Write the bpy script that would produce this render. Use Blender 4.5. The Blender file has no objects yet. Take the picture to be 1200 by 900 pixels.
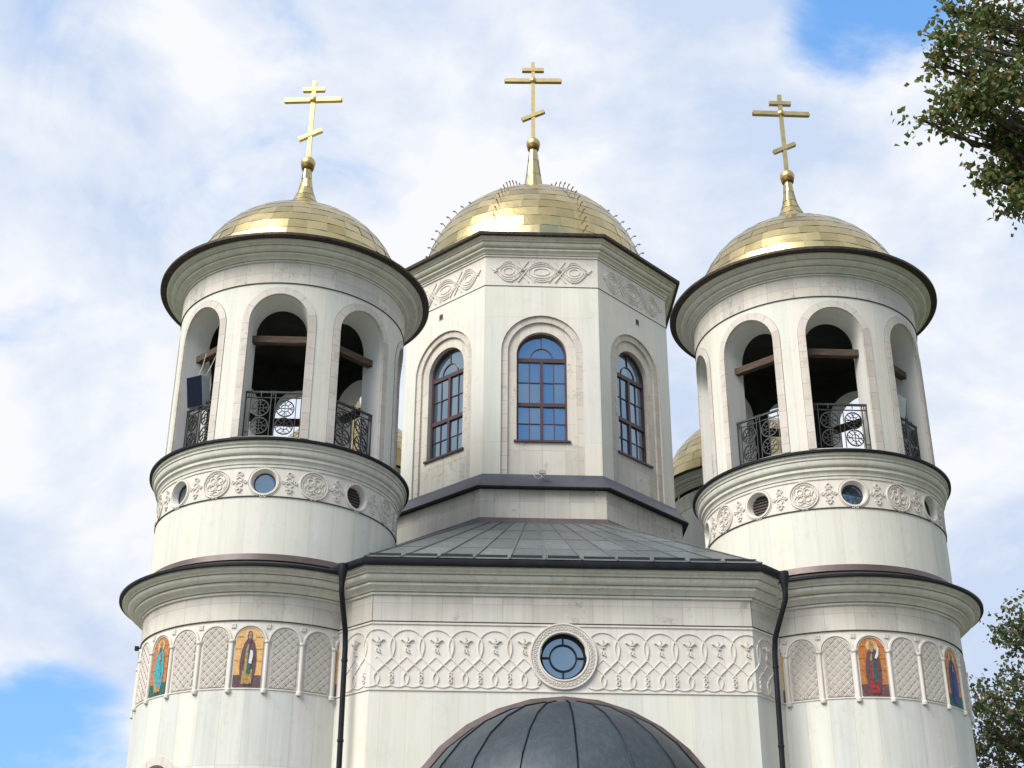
import bpy, math, random
from math import sin, cos, pi, radians as R, sqrt
from mathutils import Vector, Matrix
import numpy as np

S = bpy.context.scene
COL = S.collection
random.seed(7)

# ------------------------------------------------------------------ camera
cd = bpy.data.cameras.new('camera')
cam = bpy.data.objects.new('camera', cd); COL.objects.link(cam)
cd.sensor_width = 36; cd.lens = 49.36
cd.clip_start = 0.1; cd.clip_end = 3000
cam.location = (0, 0, 1.6)
cam.rotation_euler = (Matrix.Rotation(R(90 + 26.551), 3, 'X') @ Matrix.Rotation(R(.249), 3, 'Z')).to_euler()
S.camera = cam
S.render.resolution_x = 1024; S.render.resolution_y = 768

# ------------------------------------------------------------------ sun and sky
SUN_AZ = R(-135)      # measured from +Y clockwise towards +X: the sun stands behind the camera, to the left
SUN_EL = R(44)
SUN_E = 3.4
SKY_STRENGTH = 0.10
CLOUD = (6.55, 6.7, 7.0)
EXPOSURE = 0.52

sd = bpy.data.lights.new('sun', 'SUN'); sd.energy = SUN_E; sd.angle = R(36); sd.color = (1.0, 0.958, 0.89)
so = bpy.data.objects.new('sun', sd); COL.objects.link(so)
sdir = Vector((sin(SUN_AZ) * cos(SUN_EL), cos(SUN_AZ) * cos(SUN_EL), sin(SUN_EL)))
so.rotation_euler = (-sdir).to_track_quat('-Z', 'Y').to_euler()
so.location = (-40, -40, 60)

W = bpy.data.worlds.new('World'); S.world = W; W.use_nodes = True
nt = W.node_tree; N = nt.nodes; L = nt.links
N.clear()
def nn(t, **k):
    n = N.new(t)
    for a, b in k.items(): setattr(n, a, b)
    return n
def mth(op, a, b=None, clamp=False):
    n = nn('ShaderNodeMath', operation=op); n.use_clamp = clamp
    for i, v in enumerate((a, b)):
        if v is None: continue
        if isinstance(v, (int, float)): n.inputs[i].default_value = v
        else: L.new(v, n.inputs[i])
    return n.outputs[0]
out = nn('ShaderNodeOutputWorld'); bg = nn('ShaderNodeBackground'); bg.inputs['Strength'].default_value = SKY_STRENGTH
L.new(bg.outputs[0], out.inputs[0])
sky = nn('ShaderNodeTexSky', sky_type='NISHITA'); sky.sun_disc = False
sky.sun_elevation = SUN_EL; sky.sun_rotation = SUN_AZ; sky.air_density = 1.0; sky.dust_density = 0.6; sky.ozone_density = 1.5
tc = nn('ShaderNodeTexCoord')
def fbm(scale, detail, rough, vec, sx=(1, 1, 1), off=(0, 0, 0), dist=0.0):
    mp = nn('ShaderNodeMapping'); mp.inputs['Scale'].default_value = sx; mp.inputs['Location'].default_value = off
    L.new(vec, mp.inputs[0])
    t = nn('ShaderNodeTexNoise'); t.inputs['Scale'].default_value = scale; t.inputs['Detail'].default_value = detail
    t.inputs['Roughness'].default_value = rough; t.inputs['Distortion'].default_value = dist
    L.new(mp.outputs[0], t.inputs['Vector']); return t.outputs[0]
vec = tc.outputs['Generated']
n1 = fbm(5.5, 8, 0.58, vec, (1, 1, 1.35), (3.1, 0.4, 1.7), 0.4)
n2 = fbm(2.6, 3, 0.5, vec, (1, 1, 1.2), (7.3, 2.2, 0.9))
n3 = fbm(5.2, 8, 0.58, vec, (1, 1, 1.5), (1.9, 5.2, 4.0), 0.3)
def blob(d, c0, c1):           # 1 inside the angular radius c0, 0 outside c1 (degrees)
    v = nn('ShaderNodeVectorMath', operation='DOT_PRODUCT'); L.new(vec, v.inputs[0]); v.inputs[1].default_value = Vector(d).normalized()
    m = nn('ShaderNodeMapRange', interpolation_type='SMOOTHSTEP')
    m.inputs['From Min'].default_value = cos(R(c1)); m.inputs['From Max'].default_value = cos(R(c0))
    L.new(v.outputs['Value'], m.inputs['Value']); return m.outputs['Result']
cover = mth('MULTIPLY', n1, 0.9)
cover = mth('ADD', cover, mth('MULTIPLY', n2, 0.5))
cover = mth('ADD', cover, 0.02)
cover = mth('SUBTRACT', cover, mth('MULTIPLY', blob((0.261, 0.778, 0.681), 0.4, 4.9), 0.36))       # blue opening over the right tower
cover = mth('SUBTRACT', cover, mth('MULTIPLY', blob((-0.328, 1.011, 0.213), 0.5, 5.0), 0.35))        # blue opening low on the left
cover = mth('SUBTRACT', cover, mth('MULTIPLY', blob((0.25, -1.0, 0.62), 6, 32), 0.25))      # mostly blue behind the viewer
mr = nn('ShaderNodeMapRange', interpolation_type='SMOOTHSTEP')
mr.inputs['From Min'].default_value = 0.40; mr.inputs['From Max'].default_value = 0.64
L.new(cover, mr.inputs['Value'])
cl = nn('ShaderNodeMixRGB'); cl.inputs[1].default_value = (4.3, 5.05, 6.4, 1); cl.inputs[2].default_value = CLOUD + (1,)
mr2 = nn('ShaderNodeMapRange'); mr2.inputs['From Min'].default_value = 0.40; mr2.inputs['From Max'].default_value = 0.60
L.new(n3, mr2.inputs['Value']); L.new(mr2.outputs['Result'], cl.inputs[0])
skg = nn('ShaderNodeMixRGB', blend_type='MULTIPLY'); skg.inputs[0].default_value = 1
skg.inputs[2].default_value = (2.2, 2.2, 2.2, 1); L.new(sky.outputs[0], skg.inputs[1])
skb = nn('ShaderNodeMixRGB'); skb.inputs[0].default_value = .78; L.new(skg.outputs[0], skb.inputs[1]); skb.inputs[2].default_value = (1.15, 3.05, 6.5, 1)
mx = nn('ShaderNodeMixRGB'); L.new(mr.outputs['Result'], mx.inputs[0]); L.new(skb.outputs[0], mx.inputs[1]); L.new(cl.outputs[0], mx.inputs[2])
L.new(mx.outputs[0], bg.inputs[0])

S.view_settings.view_transform = 'Standard'; S.view_settings.look = 'None'
S.view_settings.exposure = EXPOSURE; S.view_settings.gamma = 1; S.view_settings.use_curve_mapping = False
S.render.engine = 'CYCLES'
S.cycles.max_bounces = 6; S.cycles.diffuse_bounces = 3; S.cycles.glossy_bounces = 3
S.cycles.use_denoising = True

# ------------------------------------------------------------------ materials
MATS = {}
class MT:
    def __init__(s, name):
        s.m = bpy.data.materials.new(name); s.m.use_nodes = True; s.t = s.m.node_tree
        s.b = s.t.nodes['Principled BSDF']
        MATS[name] = s.m
    def n(s, t, **k):
        x = s.t.nodes.new(t)
        for a, b in k.items(): setattr(x, a, b)
        return x
    def l(s, a, b): s.t.links.new(a, b)
    def noise(s, vec, scale, detail=4, rough=0.55, sc=(1, 1, 1)):
        mp = s.n('ShaderNodeMapping'); mp.inputs['Scale'].default_value = sc; s.l(vec, mp.inputs[0])
        t = s.n('ShaderNodeTexNoise'); t.inputs['Scale'].default_value = scale; t.inputs['Detail'].default_value = detail
        t.inputs['Roughness'].default_value = rough; s.l(mp.outputs[0], t.inputs['Vector']); return t.outputs[0]
    def ramp(s, fac, stops):
        r = s.n('ShaderNodeValToRGB'); e = r.color_ramp.elements
        while len(e) < len(stops): e.new(0.5)
        for x, (p, c) in zip(e, stops): x.position = p; x.color = tuple(c) + (1,) if len(c) == 3 else c
        s.l(fac, r.inputs[0]); return r.outputs[0]
    def mix(s, fac, a, b, mode='MIX'):
        m = s.n('ShaderNodeMixRGB', blend_type=mode)
        for i, v in enumerate((fac, a, b)):
            if isinstance(v, (int, float)): m.inputs[i].default_value = v
            elif isinstance(v, tuple): m.inputs[i].default_value = v + (1,) if len(v) == 3 else v
            else: s.l(v, m.inputs[i])
        return m.outputs[0]

def g3(v): return (v, v, v)
def stone(name, tints, bw, rh, mortar, stain=0.5, pores=0.0, rough=0.7, mort_k=.62, off=0.0, streak=0.5, bump=.25):
    """stone cladding in slabs, each slab one of several tints: the UVs are metres along the wall and metres up"""
    t = MT(name); uv = t.n('ShaderNodeTexCoord').outputs['UV']; ob = t.n('ShaderNodeTexCoord').outputs['Object']
    br = t.n('ShaderNodeTexBrick'); br.offset = off; br.squash = 1
    br.inputs['Color1'].default_value = (0, 0, 0, 1); br.inputs['Color2'].default_value = (1, 1, 1, 1); br.inputs['Mortar'].default_value = (.5, .5, .5, 1)
    br.inputs['Scale'].default_value = 1; br.inputs['Mortar Size'].default_value = mortar
    br.inputs['Brick Width'].default_value = bw; br.inputs['Row Height'].default_value = rh; br.inputs['Mortar Smooth'].default_value = 0.3
    t.l(uv, br.inputs['Vector'])
    k = len(tints) - 1
    c = t.ramp(br.outputs['Color'], [(.12 + .76 * i / k, x) for i, x in enumerate(tints)])
    mid = tuple(mort_k * v for v in tints[k // 2])
    c = t.mix(br.outputs['Fac'], c, mid)
    big = t.noise(ob, 0.9, 5, 0.6)
    c = t.mix(stain * .55, c, t.ramp(big, [(0.35, (1, 1, 1)), (0.52, (.95, .94, .91)), (0.72, (.80, .77, .71))]), 'MULTIPLY')
    st = t.noise(ob, 2.2, 4, 0.6, (3, 3, .22))
    c = t.mix(streak, c, t.ramp(st, [(0.42, (1, 1, 1)), (0.75, (.86, .84, .79))]), 'MULTIPLY')
    s2 = t.noise(ob, 6.5, 5, 0.65, (2.2, 2.2, .10))
    c = t.mix(streak * .7, c, t.ramp(s2, [(0.50, (1, 1, 1)), (0.72, (.84, .82, .77))]), 'MULTIPLY')
    if pores:
        p1 = t.noise(ob, 7, 6, 0.7); p2 = t.noise(ob, 1.3, 3, 0.5)
        mk = t.n('ShaderNodeMath', operation='MULTIPLY')
        t.l(t.ramp(p1, [(0.54, g3(0)), (0.62, g3(1))]), mk.inputs[0]); t.l(t.ramp(p2, [(0.47, g3(0)), (0.58, g3(1))]), mk.inputs[1])
        mf = t.n('ShaderNodeMath', operation='MULTIPLY'); t.l(mk.outputs[0], mf.inputs[0]); mf.inputs[1].default_value = pores
        c = t.mix(mf.outputs[0], c, (.34, .30, .245))
    t.l(c, t.b.inputs['Base Color']); t.b.inputs['Roughness'].default_value = rough
    t.b.inputs['Specular IOR Level'].default_value = 0.3
    bp = t.n('ShaderNodeBump'); bp.inputs['Strength'].default_value = bump; bp.inputs['Distance'].default_value = 0.004
    h = t.mix(0.12, t.ramp(br.outputs['Fac'], [(0, g3(1)), (1, g3(0))]), t.noise(ob, 40, 4, .6))
    t.l(h, bp.inputs['Height']); t.l(bp.outputs[0], t.b.inputs['Normal'])
    return t.m
stone('smooth slabs', [(.585, .595, .56), (.675, .665, .60), (.63, .61, .585), (.685, .65, .585), (.60, .625, .59)], .40, 2.6, .0022, .6, .16, streak=.65)
stone('drum slabs', [(.64, .63, .565), (.705, .68, .595), (.655, .65, .60), (.70, .655, .58), (.645, .65, .59)], .44, 3.2, .0018, .5, .12, streak=.5)
stone('travertine', [(.565, .53, .48), (.655, .615, .55), (.62, .58, .52), (.67, .63, .57), (.575, .535, .495)], .52, .66, .004, 1.0, .75, .75, streak=.7)
stone('surround stone', [(.60, .555, .505), (.53, .475, .43), (.63, .585, .53), (.565, .52, .475)], .34, 5, .005, .8, .5, .75)
stone('relief stone', [(.675, .635, .585), (.695, .655, .60), (.655, .62, .575)], .92, 4, .0025, .6, .2, .8, streak=.6)
stone('lattice shade ground', [(.48, .44, .40), (.51, .47, .43)], .92, 4, .002, .6, .15, .85, streak=.6)  # darker than the relief: shade between the lattice bars put into the colour
stone('moulding stone', [(.625, .61, .55), (.66, .64, .575), (.61, .595, .54)], .9, 5, .003, .9, .3, .7, streak=.8)
stone('reveal plaster', [(.66, .65, .63), (.67, .66, .64)], 1.4, 3, .001, .5, 0, .8)

def simple(name, col, rough=0.5, metal=0.0, var=0.25, scale=3.0, bump=0.0, spec=0.4, sc=(1, 1, 1)):
    t = MT(name); ob = t.n('ShaderNodeTexCoord').outputs['Object']
    nz = t.noise(ob, scale, 5, .6, sc)
    lo = tuple(max(0, c * (1 - var)) for c in col); hi = tuple(min(1, c * (1 + var)) for c in col)
    t.l(t.ramp(nz, [(0.3, lo), (0.7, hi)]), t.b.inputs['Base Color'])
    t.b.inputs['Metallic'].default_value = metal; t.b.inputs['Specular IOR Level'].default_value = spec
    rr = t.n('ShaderNodeMapRange'); rr.inputs['To Min'].default_value = max(.02, rough - .1); rr.inputs['To Max'].default_value = min(1, rough + .1)
    t.l(t.noise(ob, scale * 2.3, 3), rr.inputs['Value']); t.l(rr.outputs[0], t.b.inputs['Roughness'])
    if bump:
        bp = t.n('ShaderNodeBump'); bp.inputs['Strength'].default_value = bump; bp.inputs['Distance'].default_value = .01
        t.l(t.noise(ob, scale * 6, 4), bp.inputs['Height']); t.l(bp.outputs[0], t.b.inputs['Normal'])
    return t
simple('black metal', (.011, .0125, .016), .5, 0, .4, 4, 0, .2)
simple('bronze rim', (.036, .024, .017), .55, .2, .7, 9, .4)
simple('brown flashing', (.115, .085, .080), .45, .2, .25, 2.5)
simple('slate flashing', (.070, .075, .090), .42, .2, .2, 2)
simple('joint and dark line', (.05, .045, .04), .8, 0, .2, 3)  # dark joints, and the painted shadow line round the belfry arch surrounds
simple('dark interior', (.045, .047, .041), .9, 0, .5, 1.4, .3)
simple('weathered timber', (.085, .060, .043), .8, 0, .5, 3, .5, .2, (1, 9, 9))
simple('railing iron', (.050, .054, .055), .5, .3, .3, 5)
simple('frame paint', (.075, .040, .045), .4, 0, .15, 3)
simple('cabinet grey', (.42, .46, .46), .5, 0, .1, 6)
simple('grille navy', (.005, .010, .024), .85, 0, .3, 30, 0, .12)
simple('lamp grey', (.5, .5, .48), .5, 0, .1, 6)
simple('paving', (.26, .25, .23), .9, 0, .25, .8)
simple('grass ground', (.05, .08, .025), .95, 0, .4, .5)
simple('bark', (.055, .042, .032), .9, 0, .4, 4, .8)
simple('icon gold', (.66, .38, .14), .38, .25, .28, 26)
simple('icon orange', (.46, .17, .05), .45, .15, .35, 26)
simple('icon plum', (.10, .055, .065), .6, 0, .4, 26)
simple('icon ochre', (.36, .22, .07), .6, 0, .4, 26)
simple('icon white', (.62, .60, .60), .6, 0, .15, 26)
simple('icon green', (.02, .10, .085), .6, 0, .5, 26)
simple('icon teal', (.06, .28, .34), .6, 0, .5, 26)
simple('icon blue', (.025, .05, .20), .6, 0, .5, 26)
simple('icon red', (.27, .03, .03), .6, 0, .5, 26)
simple('icon skin', (.34, .20, .11), .6, 0, .3, 30)
simple('icon halo', (.60, .42, .20), .4, .2, .2, 30)
simple('icon joint', (.16, .10, .05), .7, 0, .2, 26)
simple('icon ground', (.12, .055, .055), .6, 0, .5, 26)

# sheet roofs: the tint and gloss of every sheet vary a little (a random value per loose sheet)
def sheet(name, col, col2, rough, metal, rvar=.12, bump=.15, tint=None):
    t = MT(name); g = t.n('ShaderNodeNewGeometry'); ob = t.n('ShaderNodeTexCoord').outputs['Object']
    rnd = g.outputs['Random Per Island']
    c = t.ramp(rnd, [(0, col), (1, col2)])
    nz = t.noise(ob, 3.5, 5, .6)
    c = t.mix(.6, c, t.ramp(nz, [(0.35, (1, 1, 1)), (0.75, (.72, .74, .74))]), 'MULTIPLY')
    if metal < .9:
        c = t.mix(.8, c, t.ramp(t.noise(ob, 5, 6, .7, (2.5, 2.5, .35)), [(0.45, (1, 1, 1)), (0.62, (1.5, 1.5, 1.45)), (0.8, (.7, .7, .7))]), 'MULTIPLY')
    t.l(c, t.b.inputs['Base Color']); t.b.inputs['Metallic'].default_value = metal
    rr = t.n('ShaderNodeMapRange'); rr.inputs['To Min'].default_value = rough - rvar; rr.inputs['To Max'].default_value = rough + rvar
    t.l(t.mix(.5, rnd, t.noise(ob, 5, 4)), rr.inputs['Value']); t.l(rr.outputs[0], t.b.inputs['Roughness'])
    bp = t.n('ShaderNodeBump'); bp.inputs['Strength'].default_value = bump; bp.inputs['Distance'].default_value = .02
    t.l(t.noise(ob, 4.5, 3), bp.inputs['Height']); t.l(bp.outputs[0], t.b.inputs['Normal'])
    return t
sheet('gold sheet', (.46, .36, .165), (.63, .51, .265), .28, 1.0, .10, .26)
sheet('roof sheet', (.105, .120, .128), (.150, .163, .168), .45, .35, .08, .12)
sheet('apse sheet', (.030, .042, .053), (.050, .066, .080), .52, .25, .10, .15)
simple('gold cross', (.56, .42, .19), .42, 1.0, .12, 4)
simple('old gold', (.30, .19, .075), .38, 1.0, .3, 6)
simple('dark gold', (.20, .12, .04), .4, .8, .3, 6)
t = MT('window glass'); t.b.inputs['Base Color'].default_value = (.235, .315, .375, 1); t.b.inputs['Metallic'].default_value = .85
t.b.inputs['Roughness'].default_value = .04
ob = t.n('ShaderNodeTexCoord').outputs['Object']; bp = t.n('ShaderNodeBump'); bp.inputs['Strength'].default_value = .05; bp.inputs['Distance'].default_value = .02
t.l(t.noise(ob, 2.2, 2), bp.inputs['Height']); t.l(bp.outputs[0], t.b.inputs['Normal'])

def leaf_mat(name, stops):
    t = MT(name); g = t.n('ShaderNodeNewGeometry')
    c = t.ramp(g.outputs['Random Per Island'], stops)
    t.l(c, t.b.inputs['Base Color']); t.b.inputs['Roughness'].default_value = .5; t.b.inputs['Specular IOR Level'].default_value = .35
    tr = t.n('ShaderNodeBsdfTranslucent'); t.l(c, tr.inputs[0])
    ms = t.n('ShaderNodeMixShader'); ms.inputs[0].default_value = .38
    o = t.t.nodes['Material Output']; t.l(t.b.outputs[0], ms.inputs[1]); t.l(tr.outputs[0], ms.inputs[2]); t.l(ms.outputs[0], o.inputs[0])
leaf_mat('maple leaves', [(0, (.040, .072, .018)), (.50, (.080, .130, .026)), (.74, (.12, .15, .035)), (.88, (.20, .155, .05)), (1, (.28, .17, .075))])
leaf_mat('oak leaves', [(0, (.045, .065, .025)), (.52, (.085, .125, .04)), (.78, (.15, .15, .065)), (1, (.26, .17, .115))])

# ------------------------------------------------------------------ mesh helper
class MB:
    def __init__(s): s.v = []; s.f = []; s.uv = []; s.mi = []; s.sm = []; s.mats = []
    def mat(s, m):
        if m not in s.mats: s.mats.append(m)
        return s.mats.index(m)
    def face(s, pts, m, uvs=None, smooth=False):
        b = len(s.v); s.v += [tuple(p) for p in pts]; s.f.append(list(range(b, b + len(pts))))
        s.uv.append(uvs or [(p[0] + p[1], p[2]) for p in pts]); s.mi.append(s.mat(m)); s.sm.append(smooth)
    def grid(s, rows, m, uvrows=None, smooth=False, closed=False):
        """rows: lists of points sharing vertices"""
        b = len(s.v); n = len(rows[0])
        for r in rows: s.v += [tuple(p) for p in r]
        k = s.mat(m)
        for i in range(len(rows) - 1):
            for j in range(n if closed else n - 1):
                j2 = (j + 1) % n
                s.f.append([b + i * n + j, b + i * n + j2, b + (i + 1) * n + j2, b + (i + 1) * n + j])
                if uvrows: s.uv.append([uvrows[i][j], uvrows[i][j + 1], uvrows[i + 1][j + 1], uvrows[i + 1][j]])
                else:
                    s.uv.append([(p[0] + p[1], p[2]) for p in (rows[i][j], rows[i][j2], rows[i + 1][j2], rows[i + 1][j])])
                s.mi.append(k); s.sm.append(smooth)
    def box(s, c, sz, m, M=None):
        x, y, z = (a / 2 for a in sz); c = Vector(c)
        P = [Vector((i * x, j * y, k * z)) for i in (-1, 1) for j in (-1, 1) for k in (-1, 1)]
        P = [(M @ p if M else p) + c for p in P]
        for q in ((0, 1, 3, 2), (4, 6, 7, 5), (0, 4, 5, 1), (2, 3, 7, 6), (0, 2, 6, 4), (1, 5, 7, 3)):
            s.face([P[i] for i in q], m)
    def tube(s, pts, r, m, seg=8, cap=True, radii=None):
        pts = [Vector(p) for p in pts]; rows = []; up = Vector((.13, .37, .9)).normalized()
        for i, p in enumerate(pts):
            d = (pts[min(i + 1, len(pts) - 1)] - pts[max(i - 1, 0)]).normalized()
            a = d.cross(up)
            if a.length < .05: a = d.cross(Vector((1, 0, 0)))
            a.normalize(); b = d.cross(a); rr = radii[i] if radii else r
            rows.append([p + (a * cos(2 * pi * k / seg) + b * sin(2 * pi * k / seg)) * rr for k in range(seg)])
        s.grid(rows, m, None, True, True)
        if cap:
            s.face(rows[0], m); s.face(rows[-1][::-1], m)
    def sphere(s, c, r, m, seg=20, rings=12, sq=1):
        c = Vector(c)
        rows = [[c + Vector((r * sin(pi * i / rings) * cos(2 * pi * j / seg), r * sin(pi * i / rings) * sin(2 * pi * j / seg), r * sq * cos(pi * i / rings))) for j in range(seg)] for i in range(rings + 1)]
        s.grid(rows, m, None, True, True)
    def lathe(s, prof, m, seg=96, smooth=True, phase=0.0, k=1.0):
        rows = []; uvr = []; L_ = 0; p0 = None
        for (r, z) in prof:
            if p0: L_ += math.hypot(r - p0[0], z - p0[1])
            p0 = (r, z)
            rows.append([(r * k * sin(2 * pi * j / seg + phase), -r * k * cos(2 * pi * j / seg + phase), z) for j in range(seg)])
            uvr.append([(2 * pi * j / seg * prof[0][0], prof[0][1] + L_) for j in range(seg + 1)])
        s.grid(rows, m, uvr, smooth, True)
    def build(s, name, parent=None, loc=None, sharp=32, doubles=False):
        me = bpy.data.meshes.new(name)
        me.from_pydata(s.v, [], s.f)
        for m in s.mats: me.materials.append(MATS[m])
        me.polygons.foreach_set('material_index', s.mi)
        me.polygons.foreach_set('use_smooth', s.sm)
        u = me.uv_layers.new(name='UVMap')
        flat = [c for f in s.uv for p in f for c in (p[0], p[1])]
        u.data.foreach_set('uv', flat)
        if any(s.sm): me.set_sharp_from_angle(angle=R(sharp))
        me.update()
        o = bpy.data.objects.new(name, me); COL.objects.link(o)
        if parent: o.parent = parent
        if loc: o.location = loc
        return o

def tag(o, label, cat, group=None, kind=None):
    if label: o['label'] = label
    if cat: o['category'] = cat
    if group: o['group'] = group
    if kind: o['kind'] = kind
    return o
def empty(name, loc, rz=0):
    o = bpy.data.objects.new(name, None); COL.objects.link(o); o.location = loc; o.rotation_euler = (0, 0, rz); o.empty_display_size = .3
    return o
def dup(o, parent=None, rz=None, loc=None):
    c = o.copy(); COL.objects.link(c); c.parent = parent or o.parent
    if rz is not None: c.rotation_euler = (0, 0, rz)
    if loc is not None: c.location = loc
    return c

# wall maps: u metres along the wall, z up, d out of the wall
def cyl(r0, phi0=0.0):
    def f(u, z, d=0.0):
        a = phi0 + u / r0; return ((r0 + d) * sin(a), -(r0 + d) * cos(a), z)
    return f
def plane(ox, oy, phi):
    t = (cos(phi), sin(phi)); n = (sin(phi), -cos(phi))
    def f(u, z, d=0.0): return (ox + t[0] * u + n[0] * d, oy + t[1] * u + n[1] * d, z)
    return f
def arch(u, hw, zb, zs): return dict(k='a', u=u, hw=hw, zb=zb, zs=zs)
def circ(u, r, zc): return dict(k='c', u=u, hw=r, zc=zc)
NA = 18
def hole_edges(h):
    """samples across the opening: (u, low, high)"""
    o = []
    for i in range(NA + 1):
        t = pi * i / NA; u = h['u'] - h['hw'] * cos(t)
        if h['k'] == 'a': o.append((u, h['zb'], h['zs'] + h['hw'] * sin(t)))
        else: o.append((u, h['zc'] - h['hw'] * sin(t), h['zc'] + h['hw'] * sin(t)))
    return o
def hole_loop(h):
    e = hole_edges(h)
    if h['k'] == 'a': return [(e[0][0], h['zb'])] + [(u, t) for u, _, t in e] + [(e[-1][0], h['zb'])]
    return [(h['u'] - h['hw'] * cos(2 * pi * i / 40), h['zc'] + h['hw'] * sin(2 * pi * i / 40)) for i in range(41)]
def wall(mb, mp, u0, u1, z0, z1, holes, du, m, smooth=False, d=0.0):
    us = {round(u0 + (u1 - u0) * i / max(1, int((u1 - u0) / du + .5)), 5) for i in range(max(1, int((u1 - u0) / du + .5)) + 1)}
    seg = []
    for h in holes:
        e = hole_edges(h); seg.append(e); us = {u for u in us if not (e[0][0] - 1e-3 < u < e[-1][0] + 1e-3)}
        us |= {round(x[0], 5) for x in e}
    us = sorted(us)
    def q(a, b, la, lb, ha, hb):
        if ha - la < 1e-5 and hb - lb < 1e-5: return
        P = [(a, la), (b, lb), (b, hb), (a, ha)]
        mb.face([mp(u, z, d) for u, z in P], m, P, smooth)
    for a, b in zip(us, us[1:]):
        mid = (a + b) / 2; hit = None
        for e in seg:
            if e[0][0] < mid < e[-1][0]:
                i = min(range(NA), key=lambda i: abs((e[i][0] + e[i + 1][0]) / 2 - mid)); hit = (e[i], e[i + 1])
        if not hit: q(a, b, z0, z0, z1, z1)
        else:
            (_, l0, h0), (_, l1, h1) = hit
            q(a, b, z0, z0, max(z0, l0), max(z0, l1)); q(a, b, h0, h1, z1, z1)
def loft(mb, mpA, hA, dA, mpB, hB, dB, m, smooth=True):
    a = hole_loop(hA); b = hole_loop(hB)
    ra = [mpA(u, z, dA) for u, z in a]; rb = [mpB(u, z, dB) for u, z in b]
    L_ = [0]
    for p, q in zip(a, a[1:]): L_.append(L_[-1] + math.dist(p, q))
    dd = math.dist(ra[0], rb[0])
    mb.grid([ra, rb], m, [[(x, 0) for x in L_], [(x, dd) for x in L_]], smooth)
def arch_band(mb, mp, h, w, d, m, outer=True, base=0.0):
    """a flat band round an opening, proud of the wall by d"""
    h2 = dict(h); h2['hw'] = h['hw'] + w
    a = hole_loop(h); b = hole_loop(h2); L_ = [0]
    for p, q in zip(a, a[1:]): L_.append(L_[-1] + math.dist(p, q))
    mb.grid([[mp(u, z, d) for u, z in a], [mp(u, z, d) for u, z in b]], m, [[(x, .1) for x in L_], [(x, .1 + w) for x in L_]], False)
    if outer: mb.grid([[mp(u, z, d) for u, z in b], [mp(u, z, base) for u, z in b]], m, None, False)
    mb.grid([[mp(u, z, base) for u, z in a], [mp(u, z, d) for u, z in a]], m, None, False)
def ribbon(mb, mp, pts, w, h, m, closed=False, base=-.004, top=.62):
    """raised strip along a line drawn on the wall"""
    n = len(pts); rows = []
    for i, (u, z) in enumerate(pts):
        if closed: p, q = pts[i - 1], pts[(i + 1) % n]
        else: p, q = pts[max(i - 1, 0)], pts[min(i + 1, n - 1)]
        tu, tz = q[0] - p[0], q[1] - p[1]; l = math.hypot(tu, tz) or 1; nu, nz = -tz / l, tu / l
        rows.append([mp(u + nu * w / 2 * s, z + nz * w / 2 * s, dd) for s, dd in ((-1, base), (-top, h), (top, h), (1, base))])
    if closed: rows.append(rows[0])
    mb.grid(rows, m, [[(0.3, 0.3 + .01 * k) for k in range(4)] for _ in rows], False)
    if not closed:
        mb.face(rows[0][::-1], m); mb.face(rows[-1], m)
def disc(mb, mp, u, z, r, m, d, n=28, h=0):
    P = [(u + r * cos(2 * pi * i / n), z + r * sin(2 * pi * i / n)) for i in range(n)]
    mb.face([mp(a, b, d) for a, b in P], m, P)
def poly(mb, mp, P, m, d): mb.face([mp(a, b, d) for a, b in P], m, list(P))
def mbox(mb, mp, u0, u1, z0, z1, d0, d1, m):
    P = [[mp(u, z, d) for u, z in ((u0, z0), (u1, z0), (u1, z1), (u0, z1))] for d in (d0, d1)]
    mb.face(P[1], m); mb.face(P[0][::-1], m)
    for i in range(4):
        j = (i + 1) % 4; mb.face([P[0][i], P[0][j], P[1][j], P[1][i]], m)
def sweep(mb, path, prof, m, zoff=0, cap=True):
    """profile (outward d, z) along an open plan path running left to right seen from outside"""
    n = len(path); offs = []
    for i in range(n):
        def nrm(a, b):
            tx, ty = b[0] - a[0], b[1] - a[1]; l = math.hypot(tx, ty); return (ty / l, -tx / l)
        if i == 0: nx, ny = nrm(path[0], path[1]); k = 1
        elif i == n - 1: nx, ny = nrm(path[-2], path[-1]); k = 1
        else:
            a = nrm(path[i - 1], path[i]); b = nrm(path[i], path[i + 1]); nx, ny = a[0] + b[0], a[1] + b[1]
            l = math.hypot(nx, ny); nx /= l; ny /= l; k = 1 / (nx * a[0] + ny * a[1])
        offs.append((nx * k, ny * k))
    L_ = [0]
    for p, q in zip(path, path[1:]): L_.append(L_[-1] + math.dist(p, q))
    rows = [[(x + o[0] * d, y + o[1] * d, z) for (x, y), o in zip(path, offs)] for d, z in prof]
    acc = 0; uv = []
    for i, (d, z) in enumerate(prof):
        if i: acc += math.dist(prof[i], prof[i - 1])
        uv.append([(x, acc) for x in L_])
    # one strip per straight length keeps the corners sharp
    for j in range(n - 1):
        mb.grid([[r[j], r[j + 1]] for r in rows], m, [[q[j], q[j + 1]] for q in uv], True)

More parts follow.
